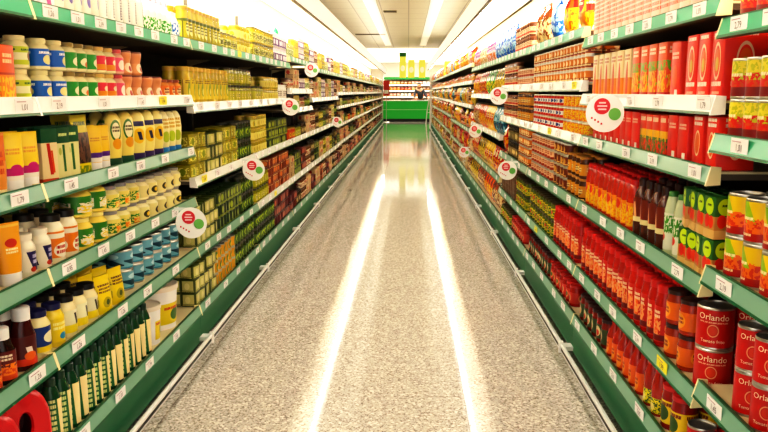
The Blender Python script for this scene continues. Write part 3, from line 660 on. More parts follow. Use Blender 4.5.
FACE = {}   # some kinds turn their printed face towards the aisle mouth
def run(side, u, li, y0, y1, key, n=1, rows=1, gap=.003, look=None, inset=.02, turn=None, jitter=.3):
    k = KIND[key]; z = levels(side, u)[li]-.0115
    w, d, h = k['w'], k['d'], k['h']
    if gap == .003 and k['cat'] != 'carton': gap = .008
    look = look or k['look']
    nm = {'L': 'left', 'R': 'right'}[side]
    nl = len(levels(side, u))
    lvl = 'bottom shelf' if li == nl-1 else f'{ORD[li]} shelf' + (' down' if li else '')
    place = f"{lvl}, {BAYN[u]} {nm} bay"
    base = f"{look}, {place}"
    c = USED.get(base, 0); USED[base] = c+1
    if c: base = f"{look}, farther block, {place}"
    words = base.split()
    if len(words) > 16: base = base.replace(' with ', ' ', 1).replace(' and ', ' ', 1); words = base.split()
    assert len(words) <= 16 and c < 2, base
    grp = f"{base.split(',')[0]} block, {place}"
    ang = pi/2 if side == 'L' else -pi/2
    cyl = k['w'] == k['d']
    if y1-y0 < w: m_ = (y0+y1)/2; y0, y1 = m_-w/2-.001, m_+w/2+.001
    for (s0, s1) in OCC.setdefault((side, u, li), []):
        if y0 < s1 and y1 > s0:
            if y0+y1 > s0+s1: y1 = max(y1, s1+w+.003) if y1-s1 < w else y1; y0 = s1+.001
            else: y1 = s0-.001
    if y1-y0 < w: y0 = y1-w-.001
    OCC[(side, u, li)].append((y0, y1))
    cnt = max(1, int((y1-y0+gap*.5+.004)/(w+gap)))
    step = (y1-y0)/cnt if (y1-y0) > w else w
    step = max(step, w+.0015)
    for r in range(rows):
        if rows > 1 and r*(d+.004)+d+inset > .44: break
        for i in range(cnt):
            yc = y0+step*(i+.5)
            xx = SX[side]+inset+d/2+r*(d+.004)+random.uniform(0, .003)
            for s in range(n):
                a = ang + (random.uniform(-jitter, jitter) if cyl and turn is None else random.uniform(-.015, .015))
                if turn is not None: a = (turn if side == 'R' else -turn) + random.uniform(-.12, .12)
                hh = h+.0004
                if k['parts'][0][1] is not None and key in STACKH: hh = STACKH[key]
                put(key, SGN[side]*xx, yc, z+s*hh, a, base, grp, yc < 4.2 and r == 0)
OCC = {}
STACKH = {}
for kk, vv in KIND.items():
    if vv['cat'] == 'carton': STACKH[kk] = vv['h']+.0022

def yat(side, x, z=1.27):
    X = SX[side]; d = X*F/abs(x-408)
    return (d - (H-z)*sin(PITCH))/cos(PITCH)
def px(side, u, li, xa, xb, key, **kw):
    """a block whose ends were measured on the photograph along its shelf edge (converted to metres along the aisle)"""
    z = levels(side, u)[li]
    ya, yb = yat(side, xa, z), yat(side, xb, z)
    if ya > yb: ya, yb = yb, ya
    if u <= 1: u = 0 if (ya+yb)/2 < ystart(side, 1) and side == 'L' else 1
    lo, hi = ystart(side, u)+.01, ystart(side, u)+UL-.01
    if side == 'L' and u <= 1: lo = -9 if True else lo
    if side == 'L' and u == 0: hi = 9
    run(side, u, li, max(ya, lo), min(yb, hi), key, **kw)

# --- left, bays 1 and 2 (0 and 1), top shelf
px('L', 0, 0, -40, -2, 'pink_packet', rows=1)
px('L', 1, 0, 2, 58, 'pink_packet')
px('L', 1, 0, 60, 105, 'ivory_squeeze', rows=2)
px('L', 1, 0, 105, 149, 'white_squeeze', rows=2)
px('L', 1, 0, 150, 177, 'green_foot')
px('L', 1, 0, 177, 186, 'white_sack')
# second shelf
px('L', 0, 1, -60, -2, 'orange_tall')
px('L', 1, 1, 2, 21, 'orange_tall')
for a, b, k in ((21, 45, 'mayo_lime'), (45, 76, 'mayo_blue'), (76, 105, 'mayo_green'), (105, 124, 'mayo_red')): px('L', 1, 1, a, b, k, n=2, rows=2)
px('L', 1, 1, 124, 131, 'pink_jar', n=2); px('L', 1, 1, 131, 150, 'tan_pot', n=2); px('L', 1, 1, 151, 169, 'tan_pot', look='single waisted tan sauce pot with oval label'); px('L', 1, 1, 169, 186, 'orange_small')
# third
px('L', 0, 2, -60, -1, 'peach_tube', turn=-1.05)
px('L', 1, 2, 1, 17, 'peach_tube', rows=2, turn=-1.05); px('L', 1, 2, 17, 48, 'yellow_tube', rows=2, turn=-1.05); px('L', 1, 2, 48, 65, 'red_script', rows=2, turn=-1.25); px('L', 1, 2, 65, 83, 'green_script', rows=2, turn=-1.25)
px('L', 1, 2, 83, 100, 'olive_bag', rows=2, turn=-1.25); px('L', 1, 2, 100, 117, 'purple_tube', rows=2, turn=-1.05); px('L', 1, 2, 117, 141, 'cream_squeeze', rows=2, turn=-1.05); px('L', 1, 2, 141, 169, 'gold_squeeze', rows=2, turn=-1.05); px('L', 1, 2, 169, 186, 'blue_squeeze', rows=2, turn=-1.05)
# fourth
px('L', 0, 3, -60, 1, 'orange_tube', rows=2, turn=-1.05); px('L', 1, 3, 14, 32, 'orange_tube', rows=2, look='orange squeeze tube next to cream jars', turn=-1.05); px('L', 1, 3, 32, 62, 'blue_mayo', rows=3); px('L', 1, 3, 62, 88, 'orange_jar', rows=2)
px('L', 1, 3, 88, 118, 'olive_pot', n=2, rows=3); px('L', 1, 3, 118, 148, 'aioli_pot', n=2, rows=3); px('L', 1, 3, 148, 188, 'herb_pot', n=2, rows=3)
# fifth
px('L', 0, 4, -60, 24, 'ketchup', rows=3, turn=-.6); px('L', 1, 4, 25, 48, 'ketchup_tall', rows=3, turn=-.9); px('L', 1, 4, 48, 62, 'navy_jar', rows=3); px('L', 1, 4, 62, 76, 'yellow_jar', rows=3)
px('L', 1, 4, 76, 106, 'script_jar', rows=3); px('L', 1, 4, 106, 132, 'yellow_bag', rows=3, turn=-1.25); px('L', 1, 4, 140, 192, 'blue_can', n=2, rows=3, inset=.05)
# deck
px('L', 0, 5, -80, 60, 'jug', rows=2, gap=.01, turn=-.95); px('L', 1, 5, 64, 70, 'green_bottle', rows=1, look='first dark green bottle with slanted cream label')
px('L', 1, 5, 72, 158, 'green_bottle', rows=5, gap=.002); 
px('L', 1, 5, 159, 172, 'bucket_small'); px('L', 1, 5, 172, 191, 'bucket')
# --- left, bays 3 and 4
px('L', 2, 0, 189, 224, 'oil_tall', rows=2); px('L', 2, 0, 224, 241, 'oil_short', rows=2, n=1); px('L', 2, 0, 241, 255, 'olive_gold', n=2, rows=2)
px('L', 3, 0, 257, 276, 'oil_short', n=2, rows=2); px('L', 3, 0, 276, 289, 'purple_box', n=2)
px('L', 2, 1, 189, 232, 'oil_yellow', rows=2); px('L', 2, 1, 232, 255, 'olive_mix', n=2, rows=2)
px('L', 3, 1, 257, 266, 'olive_mix', n=1, rows=2); px('L', 3, 1, 267, 281, 'olive_gold', n=2, rows=2); px('L', 3, 1, 281, 289, 'cream_jar')
px('L', 2, 2, 194, 210, 'lime_box', n=3, rows=2); px('L', 2, 2, 210, 226, 'olive_box', n=3, rows=2); px('L', 2, 2, 226, 240, 'lime_box', n=3, rows=2); px('L', 2, 2, 240, 255, 'green_can', n=2, rows=2)
px('L', 3, 2, 257, 270, 'olive_gold', n=3, rows=2); px('L', 3, 2, 270, 289, 'green_box', n=3, rows=2)
px('L', 2, 3, 200, 222, 'olive_box', n=3, rows=2); px('L', 2, 3, 222, 245, 'green_box', n=3, rows=2); px('L', 2, 3, 245, 257, 'green_can', n=2, rows=2)
px('L', 3, 3, 259, 272, 'olive_mix', n=2, rows=2); px('L', 3, 3, 272, 292, 'rust_box', n=4, rows=2)
px('L', 2, 4, 200, 220, 'olive_box', n=3, rows=2); px('L', 2, 4, 220, 240, 'corn_can', n=3, rows=4); px('L', 2, 4, 240, 258, 'green_can', n=2, rows=3)
px('L', 3, 4, 260, 278, 'green_can', n=2, rows=3); px('L', 3, 4, 278, 292, 'wine_box', n=3, rows=2)

K('refill', 'refill_pouch', 'bag', 'small green pouch', .14, .05, .07, pouch(.14, .07, P('refill print', '1fa05a', [('f', 0, .5, .9, .3, '5ad08a')], hw=.07, z1=.07, mode='box')))
PLACED.append(('refill', -1.07, yat('L', 286, 1.7)-.12, 1.51-.0115+2*.1104+.001, pi/2+.1, 'small green pouch lying on the jar stacks of the left top shelf', 'green pouch', False))
# --- right, nearest bay
def R0(li, a, b, k, **kw): run('R', 0, li, a, b, k, **kw)
R0(0, 1.2, 1.97, 'fruit_can_s', n=1, look='red and yellow can overhead')
R0(1, 1.2, 1.99, 'fruit_can_s', n=2, rows=2)
R0(2, 1.15, 1.97, 'fruit_can', n=2, rows=3)
R0(3, 1.2, 1.86, 'orlando_s', n=2, rows=3, turn=-.45, look='slim red tomato can')
R0(4, 1.3, 1.97, 'orlando_s', n=1, rows=3, turn=-.45, look='slim red tomato can')
# right bay 2
px('R', 1, 0, 716, 586, 'pink_carton', rows=2)
px('R', 1, 1, 712, 673, 'oval_carton'); px('R', 1, 1, 672, 655, 'red_tall'); px('R', 1, 1, 655, 622, 'veg_carton'); px('R', 1, 1, 621, 585, 'white_carton')
px('R', 1, 2, 712, 678, 'oval_small'); px('R', 1, 2, 676, 656, 'red_plain'); px('R', 1, 2, 655, 630, 'band_carton', rows=2); px('R', 1, 2, 629, 586, 'red_plain', look='plain red carton behind the round sign')
px('R', 1, 3, 704, 668, 'tomato_carton', n=2, rows=2); px('R', 1, 3, 667, 650, 'green_white', rows=2); px('R', 1, 3, 650, 622, 'brown_bottle', rows=3); px('R', 1, 3, 621, 578, 'red_cap_bottle', rows=4)
px('R', 1, 4, 695, 676, 'orlando', n=2, rows=2, turn=-.45); px('R', 1, 4, 674, 650, 'dark_lid_orange', n=2, rows=3); px('R', 1, 4, 649, 572, 'ketchup_red', rows=4)
px('R', 1, 5, 690, 668, 'orlando_s', n=1, rows=3, turn=-.45); px('R', 1, 5, 666, 648, 'yellow_label_red', rows=3); px('R', 1, 5, 647, 632, 'pesto_bottle', rows=3); px('R', 1, 5, 631, 598, 'ketchup_orange', rows=4); px('R', 1, 5, 597, 566, 'green_label_red', rows=4)
# right bays 3 and 4
px('R', 2, 0, 581, 566, 'bag_yellow'); px('R', 2, 0, 565, 553, 'bag_orange'); px('R', 2, 0, 552, 541, 'bag_blue'); px('R', 2, 0, 540, 527, 'bag_brown')
px('R', 3, 0, 525, 511, 'cocoa_cream', n=2); px('R', 3, 0, 510, 500, 'bag_blue')
px('R', 2, 1, 581, 528, 'bean_tin', n=3, rows=2)
px('R', 3, 1, 525, 513, 'pink_tin', n=2); px('R', 3, 1, 512, 500, 'cocoa_cream', n=2)
px('R', 2, 2, 580, 556, 'yellow_tin', n=3, rows=2); px('R', 2, 2, 555, 528, 'blue_tin', n=3, rows=2)
px('R', 3, 2, 525, 513, 'brown_gold', n=2); px('R', 3, 2, 512, 500, 'cocoa_cream', n=2)
px('R', 2, 3, 575, 560, 'brown_gold', n=2, rows=2); px('R', 2, 3, 559, 547, 'choc_tin', n=4, rows=2); px('R', 2, 3, 546, 526, 'pink_tin', n=4, rows=2)
px('R', 3, 3, 524, 514, 'bean_tin', n=4); px('R', 3, 3, 513, 504, 'dark_jar', n=2); px('R', 3, 3, 503, 498, 'bag_red')
px('R', 2, 4, 570, 548, 'ketchup_red', rows=3); px('R', 2, 4, 547, 524, 'green_relish', n=2, rows=2)
px('R', 3, 4, 522, 512, 'green_relish', n=2, rows=2); px('R', 3, 4, 511, 498, 'flat_tin', n=5)
px('R', 2, 5, 566, 545, 'glossy_red', n=1, rows=4); px('R', 2, 5, 544, 522, 'green_label_red', n=1, rows=3)
px('R', 3, 5, 520, 508, 'glossy_red', n=1, rows=3); px('R', 3, 5, 507, 497, 'green_relish', n=1, rows=3)

manual = {4: [('bag_blue', 'bag_pink'), ('bag_gold', 'bag_green'), ('bag_teal', 'bag_yellow'), ('bag_red', 'bag_yellow'), ('bag_brown', 'bag_orange')],
          5: [('bag_white', 'bag_pink'), ('bag_red', 'bag_orange'), ('bag_orange', 'bag_brown'), ('bag_gold', 'bag_red'), ('bag_brown', 'bag_gold')]}
for u, rowsk in manual.items():
    for li, (ka, kb) in enumerate(rowsk):
        y = ystart('R', u)
        run('R', u, li, y+.02, y+.74, ka, gap=.01); run('R', u, li, y+.76, y+1.5, kb, gap=.01)
# --- farther bays, three products to a shelf
palL = {0: ['oil_short', 'purple_box', 'brown_cream', 'artichoke', 'oil_yellow'], 1: ['brown_cream', 'artichoke', 'purple_box', 'dark_jar', 'beige_box'],
        2: ['dark_jar', 'olive_mix', 'green_can', 'brown_cream', 'artichoke'], 3: ['dark_jar', 'green_box', 'red_pepper', 'olive_mix', 'beige_box'],
        4: ['dark_jar', 'green_box', 'beige_box', 'brown_cream', 'wine_box'], 5: ['wine_box', 'rust_box', 'beige_box', 'brown_cream', 'dark_jar']}
palR = {0: ['bag_pink', 'bag_white', 'bag_yellow', 'bag_blue', 'bag_orange'], 1: ['bag_orange', 'bag_green', 'bag_yellow', 'bag_red', 'cocoa_cream'],
        2: ['bag_teal', 'bag_gold', 'bag_yellow', 'bag_brown', 'brown_gold'], 3: ['bag_gold', 'bag_yellow', 'bag_red', 'bag_orange', 'cocoa_cream'],
        4: ['bag_brown', 'bag_orange', 'beige_box', 'bag_gold', 'glossy_red'], 5: ['beige_box', 'bag_brown', 'bag_white', 'cocoa_cream', 'bag_gold']}
rg = random.Random(11)
for side, pal in (('L', palL), ('R', palR)):
    for u in range(4, NU[side]):
        lv = levels(side, u); nl = len(lv)
        if side == 'R' and u in manual: continue
        for li in range(nl):
            gap_h = (lv[li-1]-.07-lv[li]) if li else .24
            ks = rg.sample(pal[min(5, li if li < nl-1 else 5)], 4 if u < 7 else 3)
            cuts = [0] + sorted(rg.uniform(.3, .7) for _ in ks[1:]) + [1]
            cuts = [0, rg.uniform(.2, .28), rg.uniform(.47, .53), rg.uniform(.7, .8), 1] if len(ks) == 4 else [0, rg.uniform(.25, .4), rg.uniform(.6, .75), 1]
            for j, key in enumerate(ks):
                k = KIND[key]; y = ystart(side, u)
                n = max(1, int(gap_h/(k['h']+.003))) if k['name'] != 'snack_bag' else 1
                n = min(n, 2 if u > 5 else 3)
                if k['name'] == 'snack_bag' and gap_h < k['h']-.045:
                    key = 'cocoa_cream' if 'cocoa_cream' not in ks else 'brown_gold'
                    n = max(1, min(2, int(gap_h/.1)))
                    if key in ks or any(USED.get('%s|%d|%d' % (side+key, u, li), 0) for _ in (0,)): key = 'glossy_red'
                    if USED.get('%s|%d|%d' % (side+key, u, li)): key = 'red_pepper'
                    if USED.get('%s|%d|%d' % (side+key, u, li)): key = 'artichoke'
                USED['%s|%d|%d' % (side+key, u, li)] = 1
                run(side, u, li, y+.015+cuts[j]*(UL-.03), y+.015+cuts[j+1]*(UL-.03)-.01, key, n=n, rows=1, gap=.004 if u < 9 else .02)
stock_all()
print('products', NOBJ, len(PLACED))

# ------------------------------------------------------------------ round promotional signs
def disc(side, x, y, z, r=.072, lab=''):
    root = link('promotion_sign', None, None, (x, y, z))
    rd = mat('sign white', 'fbf7f2', .4); 
    def dm(r_, cx, cz, y0, m, name):
        b = MB(); n = 32
        vs = [(cx+r_*cos(2*pi*i/n), yy, cz+r_*sin(2*pi*i/n)) for yy in (y0-.0012, y0) for i in range(n)]
        fs = [tuple(range(n)), tuple(reversed(range(n, 2*n)))] + [(i, n+i, n+(i+1) % n, (i+1) % n) for i in range(n)]
        return link(name, b.raw(vs, fs, m).mesh(name, False), root)
    dm(r, 0, 0, 0, rd, 'disc')
    dm(r*.42, -r*.16, r*.36, -.0014, mat('sign red', 'd8283a', .5), 'red_spot')
    dm(r*.32, r*.5, -r*.05, -.0028, mat('sign green', '74b85a', .5), 'green_spot')
    b = MB(); pk = mat('sign pale print', 'fbd8d8', .5); rdm = mat('sign red print', 'd02a3a', .5)
    for i, w in enumerate((.3, .42, .36)): b.box(-r*.16-r*w*.6, -r*.16+r*w*.6, -.0032, -.0028, r*(.5-.17*i), r*(.58-.17*i), pk)
    for i in range(4): b.box(-r*(.72-.17*i), -r*(.63-.17*i), -.0018, -.0013, -r*(.30+.1*i), -r*(.2+.1*i), rdm)
    link('lettering', b.mesh('lettering', False), root)
    xs = sorted((SGN[side]*.0, SGN[side]*.072)); s = MB().box(xs[0], xs[1], .001, .003, r*.78, r*.98, mat('clear plastic', 'dfe8e4', .2)); link('clip', s.mesh('clip', False), root)
    tag(root, lab, 'sign', 'round promotion signs clipped to the shelf edges')
def dpx(side, x, y, lab, off=.0):
    """placed at the shelf edge: depth from the distance of the edge"""
    X = SX[side]-.08; d = X*F/abs(x-408); z = H + (92-y)*d*cos(PITCH)/F
    disc(side, SGN[side]*X, (d-(H-z)*sin(PITCH))/cos(PITCH), z, .067, lab)
dpx('L', 190, 224, 'round white sign with red and green spots beside light blue cans')
dpx('L', 253, 170, 'round white sign hanging over small green boxes, left row')
dpx('L', 290, 107, 'round white sign at end of golden jars, second left shelf')
dpx('L', 311, 70, 'round white sign under the left top shelf, fifth bay')
dpx('L', 337, 122, 'smallest round white sign, on the far left shelving')
dpx('R', 603, 113, 'largest round white sign, in front of plain red cartons')
dpx('R', 507, 170, 'round white sign above the flat brown tins, right row')
dpx('R', 498, 96, 'round white sign beside teal snack bags, right row')
dpx('R', 475, 131, 'small round white sign on right third shelf, fifth bay')
dpx('R', 464, 152, 'small low round white sign on right fourth shelf, seventh bay')

# a folded green packet lying on the left top shelf
# ------------------------------------------------------------------ canopies with tubes
def canopy(side):
    x = {'L': .88, 'R': .62}[side]; s = SGN[side]; y0, y1 = -1.5, (30.7 if side == 'L' else 26.2)
    nm = 'left' if side == 'L' else 'right'
    root = link('light_canopy', None, None, (s*x, 0, 0))
    tag(root, f"long white lit cornice above the {nm} row of shelves", 'light')
    m = mat('cornice white', 'fbf5ea', .45, emit='fff6ea', es=.4)
    y = y0
    while y < y1:
        e = min(y+1.9, y1)
        b = MB(); prof = [(0, H+.70), (0, H+.89), (.03, H+.91), (.58, H+.91), (.56, H+.885), (.035, H+.885), (.02, H+.87), (.02, H+.70)]
        prof = [(s*p[0], p[1]) for p in prof]
        b.prism(prof, y+.004, e-.004, m)
        link('fascia', b.mesh('fascia', False), root)
        y = e
    b = MB().prism([(s*.001, H+.688), (s*-.006, H+.70), (s*.022, H+.70), (s*.022, H+.688)], y0, y1, mat('grey trim', '8a8274', .5))
    link('trim_strip', b.mesh('trim_strip', False), root)
    tm = mat('lamp tube', 'fff6e6', .5, emit='fff4e4', es=46)
    y = 1.0
    while y < y1-1.2:
        b = MB(); b.tube([(s*.035, y, H+.712), (s*.035, y+1.5, H+.712)], .010, tm, 8)
        link('lamp_tube', b.mesh('lamp_tube'), root)
        y += 1.6
    # soft light of the tubes on the goods and floor; added ceiling fill
    for (ya, yb) in ((-1.2, 6), (6, 14), (14, y1-.3)):
        L = bpy.data.lights.new('cornice_light', 'AREA'); L.shape = 'RECTANGLE'; L.size = .22; L.size_y = yb-ya
        L.energy = CAN*(yb-ya); L.color = (1, .95, .87)
        o = bpy.data.objects.new('cornice_light', L); C.objects.link(o); o.parent = root
        o.location = (s*.38, (ya+yb)/2, H+.745)
        L = bpy.data.lights.new('ceiling_fill_light', 'AREA'); L.shape = 'RECTANGLE'; L.size = .3; L.size_y = yb-ya  # unseen light added to brighten the ceiling, no lamp on the cornice top
        L.energy = UP*(yb-ya); L.color = (1, .95, .87)
        o = bpy.data.objects.new('ceiling_fill_light', L); C.objects.link(o); o.parent = root
        o.location = (s*.25, (ya+yb)/2, H+.93); o.rotation_euler = (pi, 0, 0)
CAN = 6.5; UP = 3.0
canopy('L'); canopy('R')

# ------------------------------------------------------------------ floor, ceiling, walls
def structure(name, b, smooth=False, label=None):
    o = link(name, b.mesh(name, smooth)); o['kind'] = 'structure'
    return o
t = NT('polished terrazzo')
tc = t.n('ShaderNodeTexCoord')
v1 = t.n('ShaderNodeTexVoronoi'); v1.inputs['Scale'].default_value = 230; t.t.links.new(tc.outputs['Object'], v1.inputs['Vector'])
v2 = t.n('ShaderNodeTexVoronoi'); v2.inputs['Scale'].default_value = 120; t.t.links.new(tc.outputs['Object'], v2.inputs['Vector'])
sep = t.n('ShaderNodeSeparateColor'); t.t.links.new(v1.outputs['Color'], sep.inputs[0])
sep2 = t.n('ShaderNodeSeparateColor'); t.t.links.new(v2.outputs['Color'], sep2.inputs[0])
cr = t.n('ShaderNodeValToRGB'); e = cr.color_ramp.elements
e[0].position = 0; e[0].color = lin('5a5148'); e[1].position = 1; e[1].color = lin('c4b8a8')
for p_, c_ in ((.12, '99948b'), (.3, 'b4afa6'), (.8, 'c0bbb1')):
    q = e.new(p_); q.color = lin(c_)
t.t.links.new(sep.outputs[0], cr.inputs[0])
col = t.mix(t.M('MULTIPLY', t.M('GREATER_THAN', sep2.outputs[1], .86), .55), cr.outputs[0], lin('6a5a4c'))
col = t.mix(t.M('MULTIPLY', t.M('LESS_THAN', sep2.outputs[2], .12), .6), col, lin('efe8dc'))
sx = t.n('ShaderNodeSeparateXYZ'); t.t.links.new(tc.outputs['Object'], sx.inputs[0])
def seam(o_, off):
    fr = t.M('FRACT', t.M('MULTIPLY_ADD', o_, 1/.6, off))
    return t.M('LESS_THAN', t.M('ABSOLUTE', t.M('SUBTRACT', fr, .5)), .0035)
sm = t.M('MAXIMUM', seam(sx.outputs[0], .1), seam(sx.outputs[1], .3))
col = t.mix(t.M('MULTIPLY', sm, .45), col, lin('5a4e42'))
t.t.links.new(col, t.b.inputs['Base Color'])
nz = t.n('ShaderNodeTexNoise'); nz.inputs['Scale'].default_value = 1.6; t.t.links.new(tc.outputs['Object'], nz.inputs['Vector'])
t.t.links.new(t.M('MULTIPLY_ADD', nz.outputs[0], .05, .05), t.b.inputs['Roughness'])
t.b.inputs['Specular IOR Level'].default_value = .22
structure('floor', MB().box(-4.5, 4.5, -3, 38, -.1, 0, t.m))

t = NT('slatted ceiling')
tc = t.n('ShaderNodeTexCoord'); sx = t.n('ShaderNodeSeparateXYZ'); t.t.links.new(tc.outputs['Object'], sx.inputs[0])
def seamc(o_, per, off, w_):
    fr = t.M('FRACT', t.M('MULTIPLY_ADD', o_, 1/per, off)); return t.M('LESS_THAN', t.M('ABSOLUTE', t.M('SUBTRACT', fr, .5)), w_)
a = seamc(sx.outputs[0], .6, .5, .02); b2 = seamc(sx.outputs[1], .1, 0, .12); c2 = seamc(sx.outputs[1], 1.2, 0, .012)
col = t.mix(t.M('MULTIPLY', b2, .3), lin('d4c6a4'), lin('a08e6c'))
col = t.mix(t.M('MULTIPLY', t.M('MAXIMUM', a, c2), .6), col, lin('7a664a'))
t.t.links.new(col, t.b.inputs['Base Color']); t.b.inputs['Roughness'].default_value = .5
structure('ceiling', MB().box(-4.5, 4.5, -3, 38, H+1.8, H+1.9, t.m))
wallm = mat('painted wall', 'd9cfbc', .7)
structure('wall_left', MB().box(-4.6, -4.5, -3, 38, 0, H+1.8, wallm))
structure('wall_right', MB().box(4.5, 4.6, -3, 38, 0, H+1.8, wallm))
structure('wall_back', MB().box(-4.5, 4.5, 37.9, 38, 0, H+1.8, wallm))

# flush ceiling lights and air vents
lm = mat('ceiling diffuser', 'efe2c8', .4, emit='f4e2c0', es=.34)
i = 0
for nm, x in (('left', -.78), ('right', .56)):
    root = link('ceiling_light', None, None, (x, 0, H+1.8))
    tag(root, f"long flush ceiling light strip {'nearer the left shelves' if nm=='left' else 'nearer the right shelves'}", 'light')
    fr = MB().box(-.125, -.11, 1, 31, -.02, 0, white).box(.11, .125, 1, 31, -.02, 0, white)
    link('frame', fr.mesh('frame', False), root)
    link('diffuser', MB().box(-.11, .11, 1, 31, -.012, 0, lm).mesh('diffuser', False), root)
for x, y, w, lab in ((-1.2, 25, .95, 'wide dark air vent slot in the ceiling, farther one'), (-.42, 18, .3, 'short dark air vent slot in the ceiling, nearer one')):
    root = link('air_vent', None, None, (x, y, H+1.8)); tag(root, lab, 'vent')
    link('frame', MB().box(-w/2, w/2, -.14, -.12, -.02, 0, mat('vent frame', '7a6a4a', .5)).box(-w/2, w/2, .12, .14, -.02, 0, mat('vent frame', '7a6a4a', .5)).mesh('frame', False), root)
    b = MB()
    for j in range(6): b.prism([(-w/2, -.004), (w/2, -.004), (w/2, -.012), (-w/2, -.012)], -.12+j*.042, -.095+j*.042, mat('vent dark', '3c3222', .6))
    link('slat_panel', b.mesh('slat_panel', False), root)

# ------------------------------------------------------------------ far end
bw = mat('bulkhead white', 'f4efe6', .6)
structure('trim_1', MB().prism([(-4.4, H+1.25), (4.4, H+1.25), (4.4, H+1.79), (-4.4, H+1.79)], 33.2, 33.6, mat('lit bulkhead', 'fff8ee', .6, emit='fff4e4', es=1.3)))
# hanging signs
for x, lab in ((-.23, 'left of the three hanging yellow green signs at the aisle end'), (.12, 'middle of the three hanging yellow green signs at the aisle end'), (.56, 'right of the three hanging yellow green signs at the aisle end')):
    root = link('hanging_sign', None, None, (x, 32.2, H+.57)); tag(root, lab, 'sign', None)
    hgt = .85 if x < 0 else .72
    link('board', MB().box(-.13, .13, 0, .02, 0, hgt, mat('sign yellow', 'ece45a', .5, emit='ece45a', es=.5)).mesh('board', False), root)  # glow put into the yellow brightens the board, which holds no lamp
    b = MB().loft([(-.004, .09, .12), (0, .09, .12)], mat('sign cream', 'f4eec0', .5, emit='f4eec0', es=.5), 20)  # emission lifts the cream badge out of the dark, no lamp inside
    b.v = [(p[0], p[2], p[1]+hgt*.45) for p in b.v]
    link('badge', b.mesh('badge', False), root)
    if x < 0: link('header', MB().box(-.14, .14, -.004, .024, hgt, hgt+.16, mat('sign header green', '3a9a3a', .5)).mesh('header', False), root)
    link('wire', MB().tube([(-.1, .01, hgt), (-.1, .01, 1.1)], .004, steel, 5).tube([(.1, .01, hgt), (.1, .01, 1.1)], .004, steel, 5).mesh('wire', False), root)
# green counter
cgm = mat('vivid green panel', '1fb83a', .4, emit='1fb83a', es=.12)  # weak self-glow put in to brighten the green, the panel is unlit
root = link('service_counter', None, None, (.0, 33.9, 0)); tag(root, 'bright green service counter across the end of the aisle', 'counter')
link('front_panel', MB().box(-1.6, 1.75, 0, .05, .12, .88, cgm).mesh('front_panel', False), root)
link('trim_strip', MB().box(-1.6, 1.75, -.015, 0, .50, .53, mat('pale green strip', 'a8e0a0', .4)).mesh('trim_strip', False), root)
link('plinth', MB().box(-1.6, 1.75, .06, .1, 0, .12, black).mesh('plinth', False), root)
link('worktop', MB().box(-1.62, 1.77, -.04, .5, .88, .91, mat('pale worktop', 'd8e0d0', .4)).mesh('worktop', False), root)
# wall cabinet behind the counter
root = link('display_cabinet', None, None, (.0, 36.2, 0)); tag(root, 'open display cabinet with green top band behind the counter', 'cabinet')
link('back', MB().box(-1.9, 2.1, .6, .65, 0, 1.95, mat('cabinet back', 'e9dfce', .6)).mesh('back', False), root)
link('header', MB().box(-1.12, 1.12, -.02, .62, 1.84, 1.95, mat('deep green header', '0f6a24', .5)).mesh('header', False), root)
shz = [.45, .78, 1.06, 1.34, 1.6]
for z in shz: link('shelf', MB().box(-1.9, 2.1, 0, .6, z-.03, z, white).box(-1.9, 2.1, -.015, 0, z-.05, z+.005, white).mesh('shelf', False), root)
for x in (-1.92, 2.1): link('side_panel', MB().box(x, x+.03, 0, .65, 0, 1.95, white).mesh('side_panel', False), root)
pk = [('red', 'b8281c'), ('tan', 'd8a468'), ('brown', '8a5230'), ('pink', 'e8a898'), ('white', 'f0e8dc'), ('orange', 'e0782c')]
for si, z in enumerate(shz[1:]):
    for j in range(16):
        cn, ch = pk[(j//3+si*2) % 6]
        x = -1.3+j*.17
        key = 'pkt'+cn
        if key not in SM:
            w_, h_ = .13, .15
            SM[key] = carton(w_, .12, h_, P('packet '+cn, ch, [('t', 0, .7, .7, .12, 'fff4e0', 2), ('f', 0, .3, .8, .2, 'c88a4a')], hw=.065, z1=.15, mode='box'), False)[0][1].mesh('food_packet')
        o = link('food_packet', SM[key], None, (x, 36.32, z+.0005))
        tag(o, f"small {cn} food packet on {['lowest', 'second lowest', 'second highest', 'highest'][si]} stocked shelf of cabinet behind counter", 'packet', f"{cn} packets on cabinet shelf {ORD[si]}")
# red poster stand left of the counter
root = link('poster_stand', None, None, (-.93, 33.3, 0)); tag(root, 'red poster stand left of the green counter', 'sign')
link('board', MB().box(-.12, .12, 0, .02, 1.12, 1.75, mat('poster red', 'd02a1c', .5)).box(-.09, .09, -.002, 0, 1.2, 1.35, white).mesh('board', False), root)
link('pole', MB().tube([(0, .012, .02), (0, .012, 1.14)], .014, steel, 8).mesh('pole'), root)
link('base', MB().loft([(0, .15, .15), (.02, .13, .13)], steel, 16).mesh('base'), root)
# white barrier right of the counter
root = link('barrier', None, None, (.86, 31.6, 0)); tag(root, 'white tubular floor barrier at the right end of the aisle', 'barrier')
link('frame', MB().tube([(-.14, 0, 0), (-.10, 0, .5), (-.02, 0, 1.0), (.06, 0, 1.03), (.14, 0, .95), (.12, 0, .5), (.1, 0, 0)], .022, white, 8).mesh('frame'), root)
link('crossbar', MB().tube([(-.1, 0, .45), (.12, 0, .45)], .014, white, 8).mesh('crossbar'), root)

